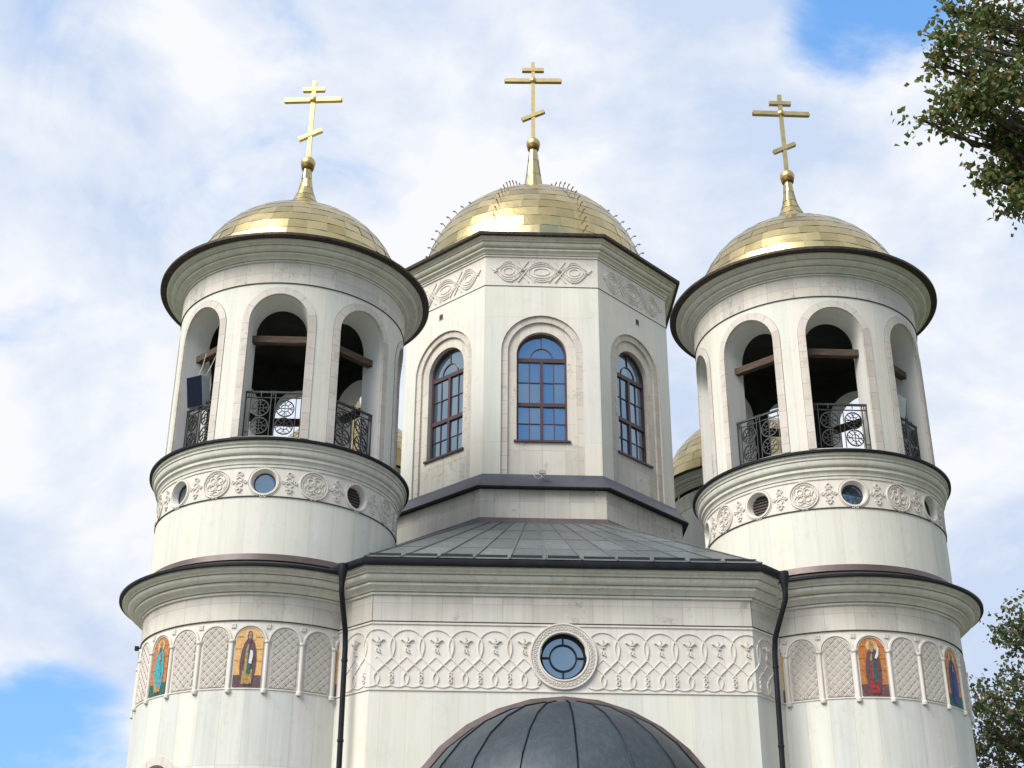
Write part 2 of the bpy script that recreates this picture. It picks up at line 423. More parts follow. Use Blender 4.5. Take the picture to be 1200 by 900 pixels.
def cornice_prof(r0, r1, z0, z1):
    """stepped classical moulding from wall radius r0 at z0 out to r1 at z1"""
    w, h = r1 - r0, z1 - z0; P = lambda a, b: (r0 + w * a, z0 + h * b)
    o = [P(0, 0), P(.10, .0), P(.10, .09), P(.04, .095), P(.04, .125), P(.17, .13)]
    for i in range(6):
        t = i / 5 * pi / 2; o.append(P(.17 + .22 * (1 - cos(t)), .14 + .18 * sin(t)))
    o += [P(.44, .325), P(.44, .43), P(.37, .435), P(.37, .475), P(.50, .48)]
    for i in range(7):
        t = i / 6 * pi / 2; o.append(P(.52 + .22 * sin(t), .49 + .21 * (1 - cos(t))))
    o += [P(.68, .705), P(.68, .745), P(.82, .75), P(.82, .84), P(.90, .85), P(.90, .875), P(1, .88), P(1, 1)]
    return o

def gold_dome(mb, prof, seg, m, jit=.0045, lap=.007):
    """dome covered with separate lapped sheets: every sheet is a loose quad, a little uneven"""
    for i in range(len(prof) - 1):
        (r0, z0), (r1, z1) = prof[i], prof[i + 1]
        n = seg if r0 > .9 else max(16, int(seg * .6)); ph = random.uniform(-.12, .12)
        for j in range(n):
            a0, a1 = 2 * pi * (j + ph) / n, 2 * pi * (j + 1 + ph) / n
            rows = []
            k = 3; tl = random.uniform(-jit, jit)
            for (r, z, l) in ((r0, z0, lap), (r1, z1, 0)):
                rr = r + l
                rows.append([((rr + tl * (2 * q / k - 1)) * sin(a0 + (a1 - a0) * q / k), -(rr + tl * (2 * q / k - 1)) * cos(a0 + (a1 - a0) * q / k), z - l * .6) for q in range(k + 1)])
            mb.grid(rows, m, None, True)

def make_cross(name, zball, ztop, zbar, zbar2, zsl, hl, hl2, parent, wid=.095, turn=0):
    mb = MB(); G = 'gold cross'
    mb.box((0, 0, (zball + ztop) / 2), (wid, wid * .8, ztop - zball), G)
    mb.box((0, 0, zbar), (2 * hl, wid * 1.05, wid * 1.15), G)
    mb.box((0, 0, zbar2), (2 * hl2, wid * 1.05, wid * 1.05), G)
    mb.box((0, 0, zsl), (2 * hl2 * 1.12, wid * 1.06, wid * 1.05), G, Matrix.Rotation(R(-26), 3, 'Y'))
    mb.sphere((0, 0, zbar), wid * 1.05, G, 16, 10)
    for sx in (-1, 1):       # dark open ends of the bars
        mb.box((sx * (hl + .006), 0, zbar - .012), (.012, wid * .8, wid * .7), 'dark gold')
    o = mb.build(name, parent); o.rotation_euler = (0, 0, turn)
    bv = o.modifiers.new('edge', 'BEVEL'); bv.width = .008; bv.segments = 2; bv.limit_method = 'ANGLE'
    mb = MB(); r = wid * 1.85
    mb.sphere((0, 0, zball), r, G, 24, 14)
    mb.lathe([(r * .62, zball - r * 1.18), (r * .80, zball - r * .98), (r * .86, zball - r * .72), (r * .90, zball - r * .45)], 'dark gold', 24)
    mb.build('finial_ball', parent)
    return o

# ------------------------------------------------------------------ ground
mb = MB(); mb.face([(-1500, -1500, 0), (1500, -1500, 0), (1500, 1500, 0), (-1500, 1500, 0)], 'grass ground'); g_ = mb.build('ground'); tag(g_, 'mown grass around the church', 'ground', kind='structure')
mb = MB(); mb.face([(-14, -10, .004), (14, -10, .004), (14, 48, .004), (-14, 48, .004)], 'paving'); p_ = mb.build('pavement'); tag(p_, 'pale paving around the church', 'pavement', kind='structure')

# ------------------------------------------------------------------ church
CH = empty('orthodox_church', (0.803, 25.78, -1.53), R(2.268))
tag(CH, 'cream stone church with gold domes, two round bell towers and an eight-sided central drum', 'church')
TX = 5.331

# --- icon panels: robed figures in mosaic, drawn flat in thin layers on the curved wall
def icon_fig(mp, zb, zs, hw, back, ground, cloak, inner, lower, sash, scroll, mirror=1, ghost=False):
    mb = MB(); zt = zs + hw; H = zt - zb; d = .004
    e = [(-hw, zb), (hw, zb)] + [(hw * cos(pi * i / 16), zs + hw * sin(pi * i / 16)) for i in range(17)]
    poly(mb, mp, e, back, d)
    zg = zb + .20 * H
    poly(mb, mp, [(-hw, zb), (hw, zb), (hw, zg), (-hw, zg)], ground, d + .003)
    for zz in (.43, .63, .83):                     # joints between mosaic slabs
        ww = hw if zb + zz * H < zs else sqrt(max(0, hw ** 2 - (zb + zz * H - zs) ** 2))
        poly(mb, mp, [(-ww, zb + zz * H), (ww, zb + zz * H), (ww, zb + zz * H + .008), (-ww, zb + zz * H + .008)], 'icon joint', d + .003)
    s = mirror
    Q = lambda P: [(s * x * hw, zb + y * H) for x, y in (P if s > 0 else P[::-1])]
    disc(mb, mp, s * .02 * hw, zb + .845 * H, .098 * H, 'icon halo', d + .006)
    body = [(-.42, .10), (.40, .10), (.55, .26), (.58, .45), (.52, .62), (.36, .74), (.20, .80), (-.16, .80), (-.36, .73), (-.52, .58), (-.60, .40), (-.55, .22)]
    poly(mb, mp, Q(body), cloak, d + .009)
    poly(mb, mp, Q([(-.40, .05), (.36, .05), (.34, .30), (-.36, .28)]), lower, d + .012)
    poly(mb, mp, Q([(-.30, .12), (.05, .12), (.06, .40), (-.02, .62), (-.20, .60)]), inner, d + .015)
    poly(mb, mp, Q([(-.06, .22), (.22, .22), (.20, .36), (.02, .70), (-.06, .60)]), sash, d + .018)
    if scroll == 'down': poly(mb, mp, Q([(.04, .40), (.24, .38), (.34, .52), (.30, .60), (.12, .62)]), 'icon white', d + .021)
    elif scroll == 'up': poly(mb, mp, Q([(.16, .64), (.30, .62), (.48, .70), (.52, .80), (.40, .86), (.36, .76)]), 'icon white', d + .021)
    poly(mb, mp, Q([(-.22, .60), (-.06, .58), (.02, .70), (-.10, .72)]), 'icon skin', d + .021)
    poly(mb, mp, Q([(-.14, .76), (.16, .76), (.20, .86), (.14, .92), (.01, .94), (-.12, .92), (-.18, .86)]), cloak if scroll == 'down' else 'icon ochre', d + .012)
    poly(mb, mp, Q([(-.09, .80), (.12, .80), (.14, .87), (.08, .915), (-.05, .915), (-.11, .87)]), 'icon skin', d + .015)
    poly(mb, mp, Q([(-.09, .765), (.01, .73), (.12, .765), (.13, .82), (.01, .80), (-.10, .82)]), 'icon ochre' if scroll == 'up' else 'icon plum', d + .018)
    for x in (-.04, .06): disc(mb, mp, s * x * hw, zb + .868 * H, .008, 'icon plum', d + .018, 8)
    for x in (-.20, .14): poly(mb, mp, Q([(x, .035), (x + .14, .03), (x + .13, .07), (x + .02, .07)]), 'icon ground' if ground != 'icon ground' else 'icon plum', d + .015)
    return mb

def build_tower(side, yaw_label):
    left = side < 0
    # --- walls of the three drums, one mesh
    r3, r2, r1 = 2.27, 2.285, 2.265
    T = MB()
    m3 = cyl(r3); c3 = 2 * pi * r3
    hw3 = .42; zs3 = 7.46
    lowh = [arch(R(a) * r3, hw3, 5.2, zs3) for a in ((-130, -40) if left else (40, 130))]
    wall(T, m3, -pi * r3, pi * r3, 0, 9.06, lowh, .12, 'smooth slabs', True)
    for h in lowh:
        arch_band(T, m3, h, .145, .014, 'surround stone')
        loft(T, m3, h, .014, m3, h, -.30, 'reveal plaster')
    T.lathe([(r3, 9.06), (r3, 10.24)], 'relief stone')
    T.lathe([(r3, 10.235), (r3 + .022, 10.235), (r3 + .022, 10.70)], 'travertine')
    T.lathe([(r3 + .001, 10.222), (r3 + .025, 10.224), (r3 + .025, 10.236)], 'joint and dark line')
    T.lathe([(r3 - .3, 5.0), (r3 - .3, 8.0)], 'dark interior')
    # middle drum
    T.lathe([(r2, 11.2), (r2, 12.50)], 'drum slabs')
    T.lathe([(r2 + .001, 12.50), (r2 + .018, 12.50), (r2 + .018, 12.517), (r2 + .001, 12.52)], 'joint and dark line')
    m2 = cyl(r2)
    oc = [circ(R(45 * k) * r2, .225, 12.79) for k in range(-3, 4)] 
    wall(T, m2, -pi * r2, pi * r2, 12.50, 13.08, oc, .1, 'relief stone', True)
    for h in oc: loft(T, m2, h, 0, m2, dict(h, hw=.205), -.13, 'reveal plaster')
    # belfry
    m1 = cyl(r1); mi = cyl(1.75)
    H1 = [arch(R(45 * k) * r1, .571, 13.70, 16.12) for k in range(-3, 4)]
    HI = [arch(R(45 * k) * 1.75, .495, 13.70, 16.10) for k in range(-3, 4)]
    # the eighth opening straddles the seam, so the wall runs from -157.5 to 202.5 degrees
    H1.append(arch(R(180) * r1, .571, 13.70, 16.12)); HI.append(arch(R(180) * 1.75, .495, 13.70, 16.10))
    wall(T, m1, R(-157.5) * r1, R(202.5) * r1, 13.55, 16.93, H1, .1, 'drum slabs', True)
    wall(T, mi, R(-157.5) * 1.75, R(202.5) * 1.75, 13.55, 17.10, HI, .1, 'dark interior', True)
    for a, b in zip(H1, HI):
        loft(T, m1, a, -.05, mi, b, 0, 'reveal plaster')
        loft(T, m1, a, .012, m1, a, -.05, 'surround stone')
    T.lathe([(r1, 16.93), (r1 + .016, 16.93), (r1 + .016, 17.41)], 'travertine')
    T.lathe([(r1 + .001, 16.917), (r1 + .020, 16.918), (r1 + .020, 16.931)], 'joint and dark line')
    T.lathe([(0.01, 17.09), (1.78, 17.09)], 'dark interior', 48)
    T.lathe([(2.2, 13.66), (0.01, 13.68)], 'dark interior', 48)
    tw = T.build('bell_tower', CH, (side * TX, 0, 0))
    tw['label'] = 'round bell tower on the %s of the front with %s' % ('left' if left else 'right', 'teal and gold mosaic saints' if left else 'red and blue mosaic saints')
    P = tw
    # --- mouldings
    def cor(name, prof, mats_, top=None):
        mb = MB(); mb.lathe(prof, mats_)
        if top: top(mb)
        return mb.build(name, P, sharp=35)
    cor('cornice', cornice_prof(r1 + .01, 2.645, 17.385, 17.70), 'moulding stone')
    cor('cornice', cornice_prof(r2, 2.46, 13.07, 13.535), 'moulding stone')
    cor('cornice', cornice_prof(r3 + .018, 2.705, 10.68, 11.06), 'moulding stone')
    mb = MB()
    mb.lathe([(2.62, 17.699), (2.765, 17.70), (2.778, 17.71), (2.778, 17.755), (2.73, 17.766)], 'bronze rim'); mb.build('eave_rim', P)
    mb = MB()      # ledge under the belfry: thin uneven metal drip
    mb.lathe([(2.43, 13.534), (2.50, 13.527), (2.512, 13.535), (2.515, 13.575), (2.49, 13.59), (2.1, 13.74)], 'black metal'); mb.build('ledge', P)
    mb = MB()
    mb.lathe([(2.69, 11.059), (2.76, 11.05), (2.77, 11.06), (2.772, 11.10), (2.75, 11.112), (2.28, 11.31)], 'black metal')
    mb.lathe([(2.44, 11.27), (2.335, 11.31), (2.315, 11.425), (2.28, 11.43)], 'brown flashing'); mb.build('eave_roof', P)
    # --- dome
    rs = random.getstate()
    prof = [(2.765, 17.77), (2.50, 17.795), (2.29, 17.85)]
    RD, RC, zc = 2.23, 2.21, 17.70
    for i in range(11):
        a = R(9) + R(67.5) * i / 10; prof.append((RD * cos(a), zc + RC * sin(a)))
    prof += [(.47, 19.93), (.37, 20.08), (.29, 20.24), (.215, 20.42), (.155, 20.62), (.112, 20.88), (.088, 21.2)]
    mb = MB(); mb.lathe([(r * .985, z - .012) for r, z in prof], 'gold cross', 48)
    gold_dome(mb, prof, 34, 'gold sheet'); mb.build('dome', P)
    c_ = make_cross('cross', 21.32, 23.59, 23.06, 23.35, 22.10, .644, .25, P, .088, R(-5) if left else 0)
    # --- arch surrounds, railings, beams: one built, the rest copied round the tower
    mb = MB(); arch_band(mb, m1, arch(0, .571, 13.70, 16.12), .145, .012, 'surround stone')
    h_ = dict(arch(0, .571, 13.70, 16.12), hw=.571 + .146); lp = [(u, z) for u, z in hole_loop(h_)]; ribbon(mb, m1, lp, .012, .004, 'joint and dark line')  # dark strip painted as the shadow line along the surround's outer edge
    sur = mb.build('arch_surround', P)
    mb = MB(); mr_ = cyl(2.05); I = 'railing iron'
    zt, zb = 14.72, 13.80; w = .53
    mbox(mb, mr_, -w - .03, w + .03, zt - .018, zt + .018, -.022, .022, I)
    mbox(mb, mr_, -w, w, zt - .125, zt - .105, -.008, .008, I)
    mbox(mb, mr_, -w, w, zb - .01, zb + .012, -.008, .008, I)
    for u in (-.52, -.425, -.04, .04, .425, .52): mbox(mb, mr_, u - .0075, u + .0075, zb, zt, -.0075, .0075, I)
    for u in (-.47, .47, 0.0, -.23, .23): mbox(mb, mr_, u - .007, u + .007, zt - .11, zt, -.007, .007, I)
    for z in (zb + .09,):
        mbox(mb, mr_, -.52, -.425, z - .006, z + .006, -.006, .006, I); mbox(mb, mr_, .425, .52, z - .006, z + .006, -.006, .006, I)
    for uc in (-.23, .23):
        for zc_ in (zb + .205, zb + .565):
            cpts = lambda r: [(uc + r * cos(2 * pi * i / 28), zc_ + r * sin(2 * pi * i / 28)) for i in range(28)]
            for d0, d1 in ((-.008, .012),):
                ribbon(mb, mr_, cpts(.165), .018, d1, I, True, d0, .9); ribbon(mb, mr_, cpts(.07), .010, d1, I, True, d0, .9)
                for k in range(4):
                    a = k * pi / 2 + pi / 4
                    ribbon(mb, mr_, [(uc + .16 * cos(a), zc_ + .16 * sin(a)), (uc + .07 * cos(a), zc_ + .07 * sin(a))], .010, d1, I, False, d0, .9)
                for k in range(4):
                    a = k * pi / 2; ca, sa = cos(a), sin(a)
                    ribbon(mb, mr_, [(uc + .155 * cos(a + t), zc_ + .155 * sin(a + t)) if abs(t) > .29 else (uc + .085 * ca, zc_ + .085 * sa) for t in (-.5, -.3, 0, .3, .5)], .009, d1, I, False, d0, .9)
                ribbon(mb, mr_, [(uc - .16, zc_), (uc + .16, zc_)], .009, d1, I, False, d0, .9); ribbon(mb, mr_, [(uc, zc_ - .16), (uc, zc_ + .16)], .009, d1, I, False, d0, .9)
        mbox(mb, mr_, uc - .007, uc + .007, zb + .36, zb + .41, -.007, .007, I)
    rail = mb.build('railing', P)
    mb = MB()
    mb.box((0, -1.86, 15.88), (1.10, .13, .135), 'weathered timber')
    beam = mb.build('timber_beam', P); bv = beam.modifiers.new('edge', 'BEVEL'); bv.width = .01; bv.segments = 2
    for k in range(1, 8):
        for o in (sur, rail, beam): dup(o, P, R(45 * k))
    # --- middle drum ornament
    mb = MB(); M = 'relief stone'
    ring = lambda uc, zc_, r, n=40: [(uc + r * cos(2 * pi * i / n), zc_ + r * sin(2 * pi * i / n)) for i in range(n)]
    ribbon(mb, m2, ring(0, 12.79, .252), .050, .024, M, True)
    ribbon(mb, m2, ring(0, 12.79, .288), .014, .012, M, True)
    for zz in (12.79 - .272, 12.79 + .272):
        ribbon(mb, m2, ring(-.035, zz, .022, 10), .016, .02, M, True); ribbon(mb, m2, ring(.035, zz, .022, 10), .016, .02, M, True)
    oring = mb.build('oculus_ring', P)
    mb = MB()
    ribbon(mb, m2, ring(0, 12.79, .258), .028, .026, M, True); ribbon(mb, m2, ring(0, 12.79, .214), .018, .018, M, True)
    for k in range(4):
        a = k * pi / 2
        ribbon(mb, m2, [(0, 12.79), (.15 * cos(a), 12.79 + .15 * sin(a))], .022, .02, M)
        c, s_ = cos(a + pi / 4), sin(a + pi / 4)
        ribbon(mb, m2, ring(.095 * c, 12.79 + .095 * s_, .052, 14), .018, .02, M, True)
        ribbon(mb, m2, [(.19 * cos(a + t), 12.79 + .19 * sin(a + t)) if abs(t) > .3 else (.13 * cos(a), 12.79 + .13 * sin(a)) for t in (-.62, -.35, 0, .35, .62)], .016, .018, M)
    for zz in (12.79 - .262, 12.79 + .262):
        ribbon(mb, m2, ring(-.035, zz, .022, 10), .016, .02, M, True); ribbon(mb, m2, ring(.035, zz, .022, 10), .016, .02, M, True)
    med = mb.build('medallion', P, None); 
    mb = MB()
    ribbon(mb, m2, [(.06 * sin(2 * t), 12.79 + .15 * t / (pi * .75)) for t in [(-1 + i / 12) * pi * .75 for i in range(25)]], .026, .022, M)
    ribbon(mb, m2, [(-.06 * sin(2 * t), 12.79 + .15 * t / (pi * .75)) for t in [(-1 + i / 12) * pi * .75 for i in range(25)]], .026, .018, M)
    for zz in (12.95, 12.63): ribbon(mb, m2, ring(0, zz, .036, 14), .022, .024, M, True)
    for uu in (-.11, .11): ribbon(mb, m2, ring(uu, 12.79, .026, 12), .02, .022, M, True)
    ribbon(mb, m2, [(-.15, 12.79), (-.07, 12.79), (0, 12.82), (.07, 12.79), (.15, 12.79)], .018, .018, M)
    knot = mb.build('knot_ornament', P)
    for k in range(-3, 4):
        if k: dup(oring, P, R(45 * k))
    med.rotation_euler = (0, 0, R(-112.5)); knot.rotation_euler = (0, 0, R(-123.75))
    for k in range(-2, 3): dup(med, P, R(45 * k + 22.5))
    for k in range(-10, 12):
        if k % 2: dup(knot, P, R(11.25 * k))
    # oculi: glazed or louvred
    def ocg(k, kind):
        mm = cyl(r2, R(45 * k)); mb = MB()
        if kind == 'glass':
            ribbon(mb, mm, ring(0, 12.79, .197), .022, -.105, 'frame paint', True, -.13, .9)
            disc(mb, mm, 0, 12.79, .212, 'window glass', -.125, 32); mb.build('oculus_window', P)
        else:
            disc(mb, mm, 0, 12.79, .212, 'joint and dark line', -.129, 32)
            for i in range(7):
                z = 12.79 - .168 + i * .056; hw = sqrt(.206 ** 2 - (z - 12.79) ** 2)
                mb.face([mm(-hw, z, -.10), mm(hw, z, -.10), mm(hw, z + .042, -.125), mm(-hw, z + .042, -.125)], 'brown flashing')
            mb.build('oculus_louvre', P)
    for k, kd in zip(range(-3, 4), ('vent', 'glass', 'glass', 'glass', 'vent', 'vent', 'glass') if left else ('vent', 'vent', 'vent', 'glass', 'glass', 'vent', 'vent')): ocg(k, kd)
    # --- arcade on the lower drum: 24 bays, an icon in every third
    hwp, zb_, zs_ = .243, 9.075, 9.875
    mb = MB()
    mb.tube([(0, -r3 - .012, z) for z in (9.03, 9.85)], .033, M, 10)
    mb.lathe([(.028, 8.975), (.048, 8.99), (.052, 9.035), (.038, 9.06)], M, 12); 
    mb.lathe([(.038, 9.835), (.050, 9.85), (.052, 9.875), (.040, 9.89)], M, 12)
    # base and capital sit on the wall at the shaft
    for i in range(len(mb.v)):
        x, y, z = mb.v[i]
        if abs(y) < .2: mb.v[i] = (x, y - r3 - .012, z)
    for sx in (0,):
        ribbon(mb, m3, ring(0, 10.135, .030, 10), .026, .024, M, True)
        for k in range(4): ribbon(mb, m3, [(0, 10.135), (.055 * cos(k * pi / 2 + .78), 10.135 + .055 * sin(k * pi / 2 + .78))], .022, .02, M)
    coln = mb.build('colonnette', P)
    mb = MB()
    arc = [(-.272 * cos(pi * i / 20), 9.872 + .272 * sin(pi * i / 20)) for i in range(21)]
    ribbon(mb, m3, arc, .052, .034, M, False, -.004, .55)
    arc2 = [(-.236 * cos(pi * i / 20), 9.872 + .236 * sin(pi * i / 20)) for i in range(21)]
    ribbon(mb, m3, arc2, .02, .016, M)
    arcm = mb.build('arch_moulding', P)
    mb = MB()
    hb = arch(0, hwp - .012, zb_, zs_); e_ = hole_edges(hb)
    mb.grid([[m3(u, lo, .003) for u, lo, hi in e_], [m3(u, hi, .003) for u, lo, hi in e_]], 'lattice shade ground', None, True)
    p = .102
    def clip(c, sgn):     # the part of the diagonal u*sgn + z = c inside the bay
        pts = []
        for i in range(121):
            u = -hwp + .028 + 2 * (hwp - .028) * i / 120; z = c - sgn * u
            if zb_ + .005 < z < zs_ + sqrt(max(0, (hwp - .02) ** 2 - u * u)): pts.append((u, z))
        return [pts[0], pts[-1]] if len(pts) > 4 else None
    k = 0; c = 8.7
    while c < 10.6:
        for off in (-.032, 0, .032):
            q = clip(c + off, 1)
            if q: ribbon(mb, m3, q, .017, .024, M, False, -.003, .45)
            q = clip(c + off, -1)
            if q: ribbon(mb, m3, q, .016, .022, M, False, -.003, .45)
        c += p * 1.414
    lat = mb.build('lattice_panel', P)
    angs = [15 * k for k in range(-7, 8)]
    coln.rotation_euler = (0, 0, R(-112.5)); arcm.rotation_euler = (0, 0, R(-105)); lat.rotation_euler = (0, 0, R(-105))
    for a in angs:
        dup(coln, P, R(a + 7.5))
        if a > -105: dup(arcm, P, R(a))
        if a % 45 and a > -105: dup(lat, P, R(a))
    specs = ({-45: ('icon orange', 'icon green', 'icon teal', 'icon teal', 'icon ochre', 'icon teal', None, -1),
              0: ('icon gold', 'icon plum', 'icon plum', 'icon ochre', 'icon ochre', 'icon green', 'down', 1),
              45: ('icon gold', 'icon plum', 'icon red', 'icon ochre', 'icon blue', 'icon teal', 'down', -1),
              -90: ('icon gold', 'icon plum', 'icon blue', 'icon ochre', 'icon red', 'icon teal', 'up', 1)} if left else
             {0: ('icon orange', 'icon ground', 'icon plum', 'icon red', 'icon red', 'icon green', 'up', 1),
              45: ('icon orange', 'icon green', 'icon blue', 'icon blue', 'icon blue', 'icon blue', None, 1),
              -45: ('icon gold', 'icon plum', 'icon teal', 'icon ochre', 'icon plum', 'icon green', 'down', 1),
              90: ('icon gold', 'icon plum', 'icon blue', 'icon ochre', 'icon red', 'icon teal', 'up', 1)})
    lab = {(-1, -45): 'mosaic saint in a teal robe on orange ground', (-1, 0): 'mosaic saint in a plum cloak holding a white scroll on gold ground',
           (1, 0): 'mosaic saint in dark red with a raised white scroll on orange ground', (1, 45): 'mosaic saint in a dark blue robe'}
    for a, (bk, gr, ck, inn, lo, sa, sc_, mi_) in specs.items():
        o = icon_fig(plane((r3 + .001) * sin(R(a)), -(r3 + .001) * cos(R(a)), R(a)), zb_, zs_, hwp - .01, bk, gr, ck, inn, lo, sa, sc_, mi_).build('mosaic_icon', P)
        if (side, a) in lab: o['label'] = lab[(side, a)]
    mb = MB(); mb.lathe([(r3 - .002, 9.045), (r3 + .014, 9.045), (r3 + .014, 9.065), (r3 - .002, 9.07)], M); mb.build('string_course', P)
    return tw

TL = build_tower(-1, ''); TR = build_tower(1, '')

# --- rear towers: the same outline, plainer
def rear_tower(side):
    T = MB(); r1 = 2.265; m1 = cyl(r1)
    H = [arch(R(45 * k) * r1, .46, 12.6, 14.3) for k in range(-3, 4)]
    wall(T, m1, R(-157.5) * r1, R(202.5) * r1, 11.0, 16.86, H, .12, 'drum slabs', True)
    for h in H:
        arch_band(T, m1, h, .145, .014, 'surround stone'); loft(T, m1, h, .012, m1, h, -.3, 'reveal plaster')
    T.lathe([(1.9, 11), (1.9, 16.8)], 'dark interior', 48)
    T.lathe([(r1, 16.86), (r1 + .016, 16.86), (r1 + .016, 17.29)], 'travertine'); T.lathe([(2.33, 0), (2.33, 11.2), (2.1, 11.4)], 'smooth slabs')
    tw = T.build('rear_tower', CH, (6.45 if side > 0 else -4.95, 11.3, .5 if side > 0 else .25))
    tw['label'] = 'round rear tower glimpsed behind the %s bell tower' % ('left' if side < 0 else 'right')
    mb = MB(); mb.lathe(cornice_prof(r1 + .01, 2.645, 17.385, 17.70), 'moulding stone'); mb.build('cornice', tw, sharp=35)
    mb = MB(); mb.lathe([(2.62, 17.699), (2.74, 17.69), (2.74, 17.73)], 'bronze rim', 64)
    mb.build('eave_rim', tw)
    prof = [(2.765, 17.72), (2.70, 18.0), (2.50, 18.12)]
    for i in range(11):
        a = R(9) + R(67.5) * i / 10; prof.append((2.4 * cos(a), 17.85 + 2.2 * sin(a)))
    prof += [(.45, 20.09), (.33, 20.23), (.235, 20.43), (.155, 20.7), (.085, 21.3)]
    mb = MB(); gold_dome(mb, prof, 36, 'gold sheet'); mb.build('dome', tw)
    make_cross('cross', 21.4, 23.7, 23.15, 23.45, 22.2, .644, .25, tw, .088)
rear_tower(-1); rear_tower(1)

# --- octagonal drum
OY = 6.11; AP = 3.223; HWO = AP * math.tan(R(22.5))
O = MB(); K8 = 1 / cos(R(22.5)); PH = R(22.5)
O.lathe([(3.35, 13.0), (3.35, 14.83)], 'travertine', 8, False, PH, K8)
fr_holes = arch(0, .86, 15.0, 18.07)
PLN = {}
for k in range(8):
    mp = plane(sin(R(45 * k)) * AP, -cos(R(45 * k)) * AP, R(45 * k)); PLN[k] = mp
    if k in (3, 4, 5): wall(O, mp, -HWO, HWO, 15.0, 20.03, [], .6, 'drum slabs')
    else:
        h = arch(0, .94, 15.0, 18.31); h2 = arch(0, .786, 15.0, 18.31); h3 = arch(0, .58, 16.08, 18.276)
        wall(O, mp, -HWO, HWO, 15.0, 20.03, [h], .6, 'drum slabs')
        loft(O, mp, h, 0, mp, h, -.045, 'surround stone')
        arch_band(O, mp, h2, .154, -.045, 'surround stone', False, -.045)
        loft(O, mp, h2, -.045, mp, h2, -.10, 'surround stone')
        wall(O, mp, -.786, .786, 15.0, 19.095, [h3], .2, 'travertine', False, -.10)
        loft(O, mp, h3, -.10, mp, h3, -.30, 'surround stone')
    wall(O, mp, -HWO, HWO, 20.03, 20.84, [], .6, 'relief stone')
    mbox(O, mp, -HWO, HWO, 20.02, 20.034, -.001, .010, 'joint and dark line')
ID = OY
drum = O.build('octagonal_drum', CH, (0, ID, 0))
drum['label'] = 'eight-sided central drum with tall arched windows under the largest gold dome'
mb = MB(); cp = [(d, z) for d, z in cornice_prof(AP, 3.51, 20.82, 21.24)]
for i in range(len(cp) - 1): mb.lathe(cp[i:i + 2], 'moulding stone', 8, False, PH, K8)
mb.build('cornice', drum)
mb = MB()
for a, b in (((3.48, 21.238), (3.60, 21.235)), ((3.60, 21.235), (3.605, 21.305)), ((3.605, 21.305), (3.56, 21.32))): mb.lathe([a, b], 'bronze rim', 8, False, PH, K8)
mb.build('eave_rim', drum)
mb = MB()
for a, b in (((3.35, 14.80), (3.50, 14.795)), ((3.50, 14.795), (3.505, 14.825)), ((3.505, 14.825), (3.49, 14.835)), ((3.49, 14.835), (3.27, 15.13)), ((3.27, 15.13), (3.235, 15.21)), ((3.235, 15.21), (2.95, 15.215))):
    mb.lathe([a, b], 'black metal' if b[1] < 14.83 else 'slate flashing', 8, False, PH, K8)
mb.build('drum_flashing', drum)
mb = MB(); mb.lathe([(3.44, 13.85), (3.375, 14.13), (3.345, 14.14)], 'brown flashing', 8, False, PH, K8); mb.build('base_flashing', drum)
# interlaced frieze, window frames and panes on the faces that can be seen
def oct_relief(mp):
    mb = MB(); M = 'relief stone'; zc = 20.43; Wd = 1.10
    el = lambda uc, a, b, n=40: [(uc + a * cos(2 * pi * i / n), zc + b * sin(2 * pi * i / n)) for i in range(n)]
    c_ = .40
    wv = lambda u: cos(pi / 2 * u / c_) if abs(u) < c_ else -sin(pi * (abs(u) - c_) / (1 - c_))
    for sg in (1, -1):          # the two outer strands, crossing twice
        for A, w in ((.275, .036), (.222, .028)):
            ribbon(mb, mp, [(-Wd + 2 * Wd * i / 80, zc + sg * A * wv(-1 + 2 * i / 80)) for i in range(81)], w, .022 + .003 * sg, M)
    for uc, a_, b_ in ((-.78, .205, .155), (0, .31, .165), (.78, .205, .155)):
        ribbon(mb, mp, el(uc, a_, b_), .028, .020, M, True); ribbon(mb, mp, el(uc, a_ * .6, b_ * .58), .024, .018, M, True)
    for uc in (-Wd * c_, Wd * c_):
        for o_ in (-.075, .075):
            for sg in (1, -1): ribbon(mb, mp, [(uc - .20 + o_, zc - sg * .29), (uc + .20 + o_, zc + sg * .29)], .030, .027 if sg > 0 else .021, M)
    for sg in (-1, 1):
        ribbon(mb, mp, [(sg * 1.04, zc), (sg * 1.15, zc + .02), (sg * 1.19, zc + .08)], .034, .03, M); ribbon(mb, mp, [(sg * 1.04, zc), (sg * 1.14, zc - .03)], .034, .03, M)
    return mb
def win_frame(mp):
    mb = MB(); F = 'frame paint'; d0, d1 = -.27, -.215
    h = arch(0, .532, 16.13, 18.276); arch_band(mb, mp, h, .055, d1, F, False, d0)
    mbox(mb, mp, -.575, .575, 16.08, 16.13, d0, d1, F)
    for z, w in ((18.17, .05), (17.03, .045)): mbox(mb, mp, -.54, .54, z - w, z + w, d0, d1 + .004, F)
    mbox(mb, mp, -.034, .034, 16.1, 18.15, d0, d1 + .002, F)
    for u in (-.28, .28): mbox(mb, mp, u - .009, u + .009, 16.1, 18.15, d0, d1 - .02, F)
    for z in (16.56, 17.6): mbox(mb, mp, -.54, .54, z - .009, z + .009, d0, d1 - .022, F)
    ribbon(mb, mp, [(-.25 * cos(pi * i / 14), 18.24 + .25 * sin(pi * i / 14)) for i in range(15)], .022, d1 - .02, F, False, d0, .9)
    mbox(mb, mp, -.009, .009, 18.49, 18.80, d0, d1 - .02, F)
    mbox(mb, mp, -.64, .64, 16.035, 16.082, -.29, -.055, F)
    return mb
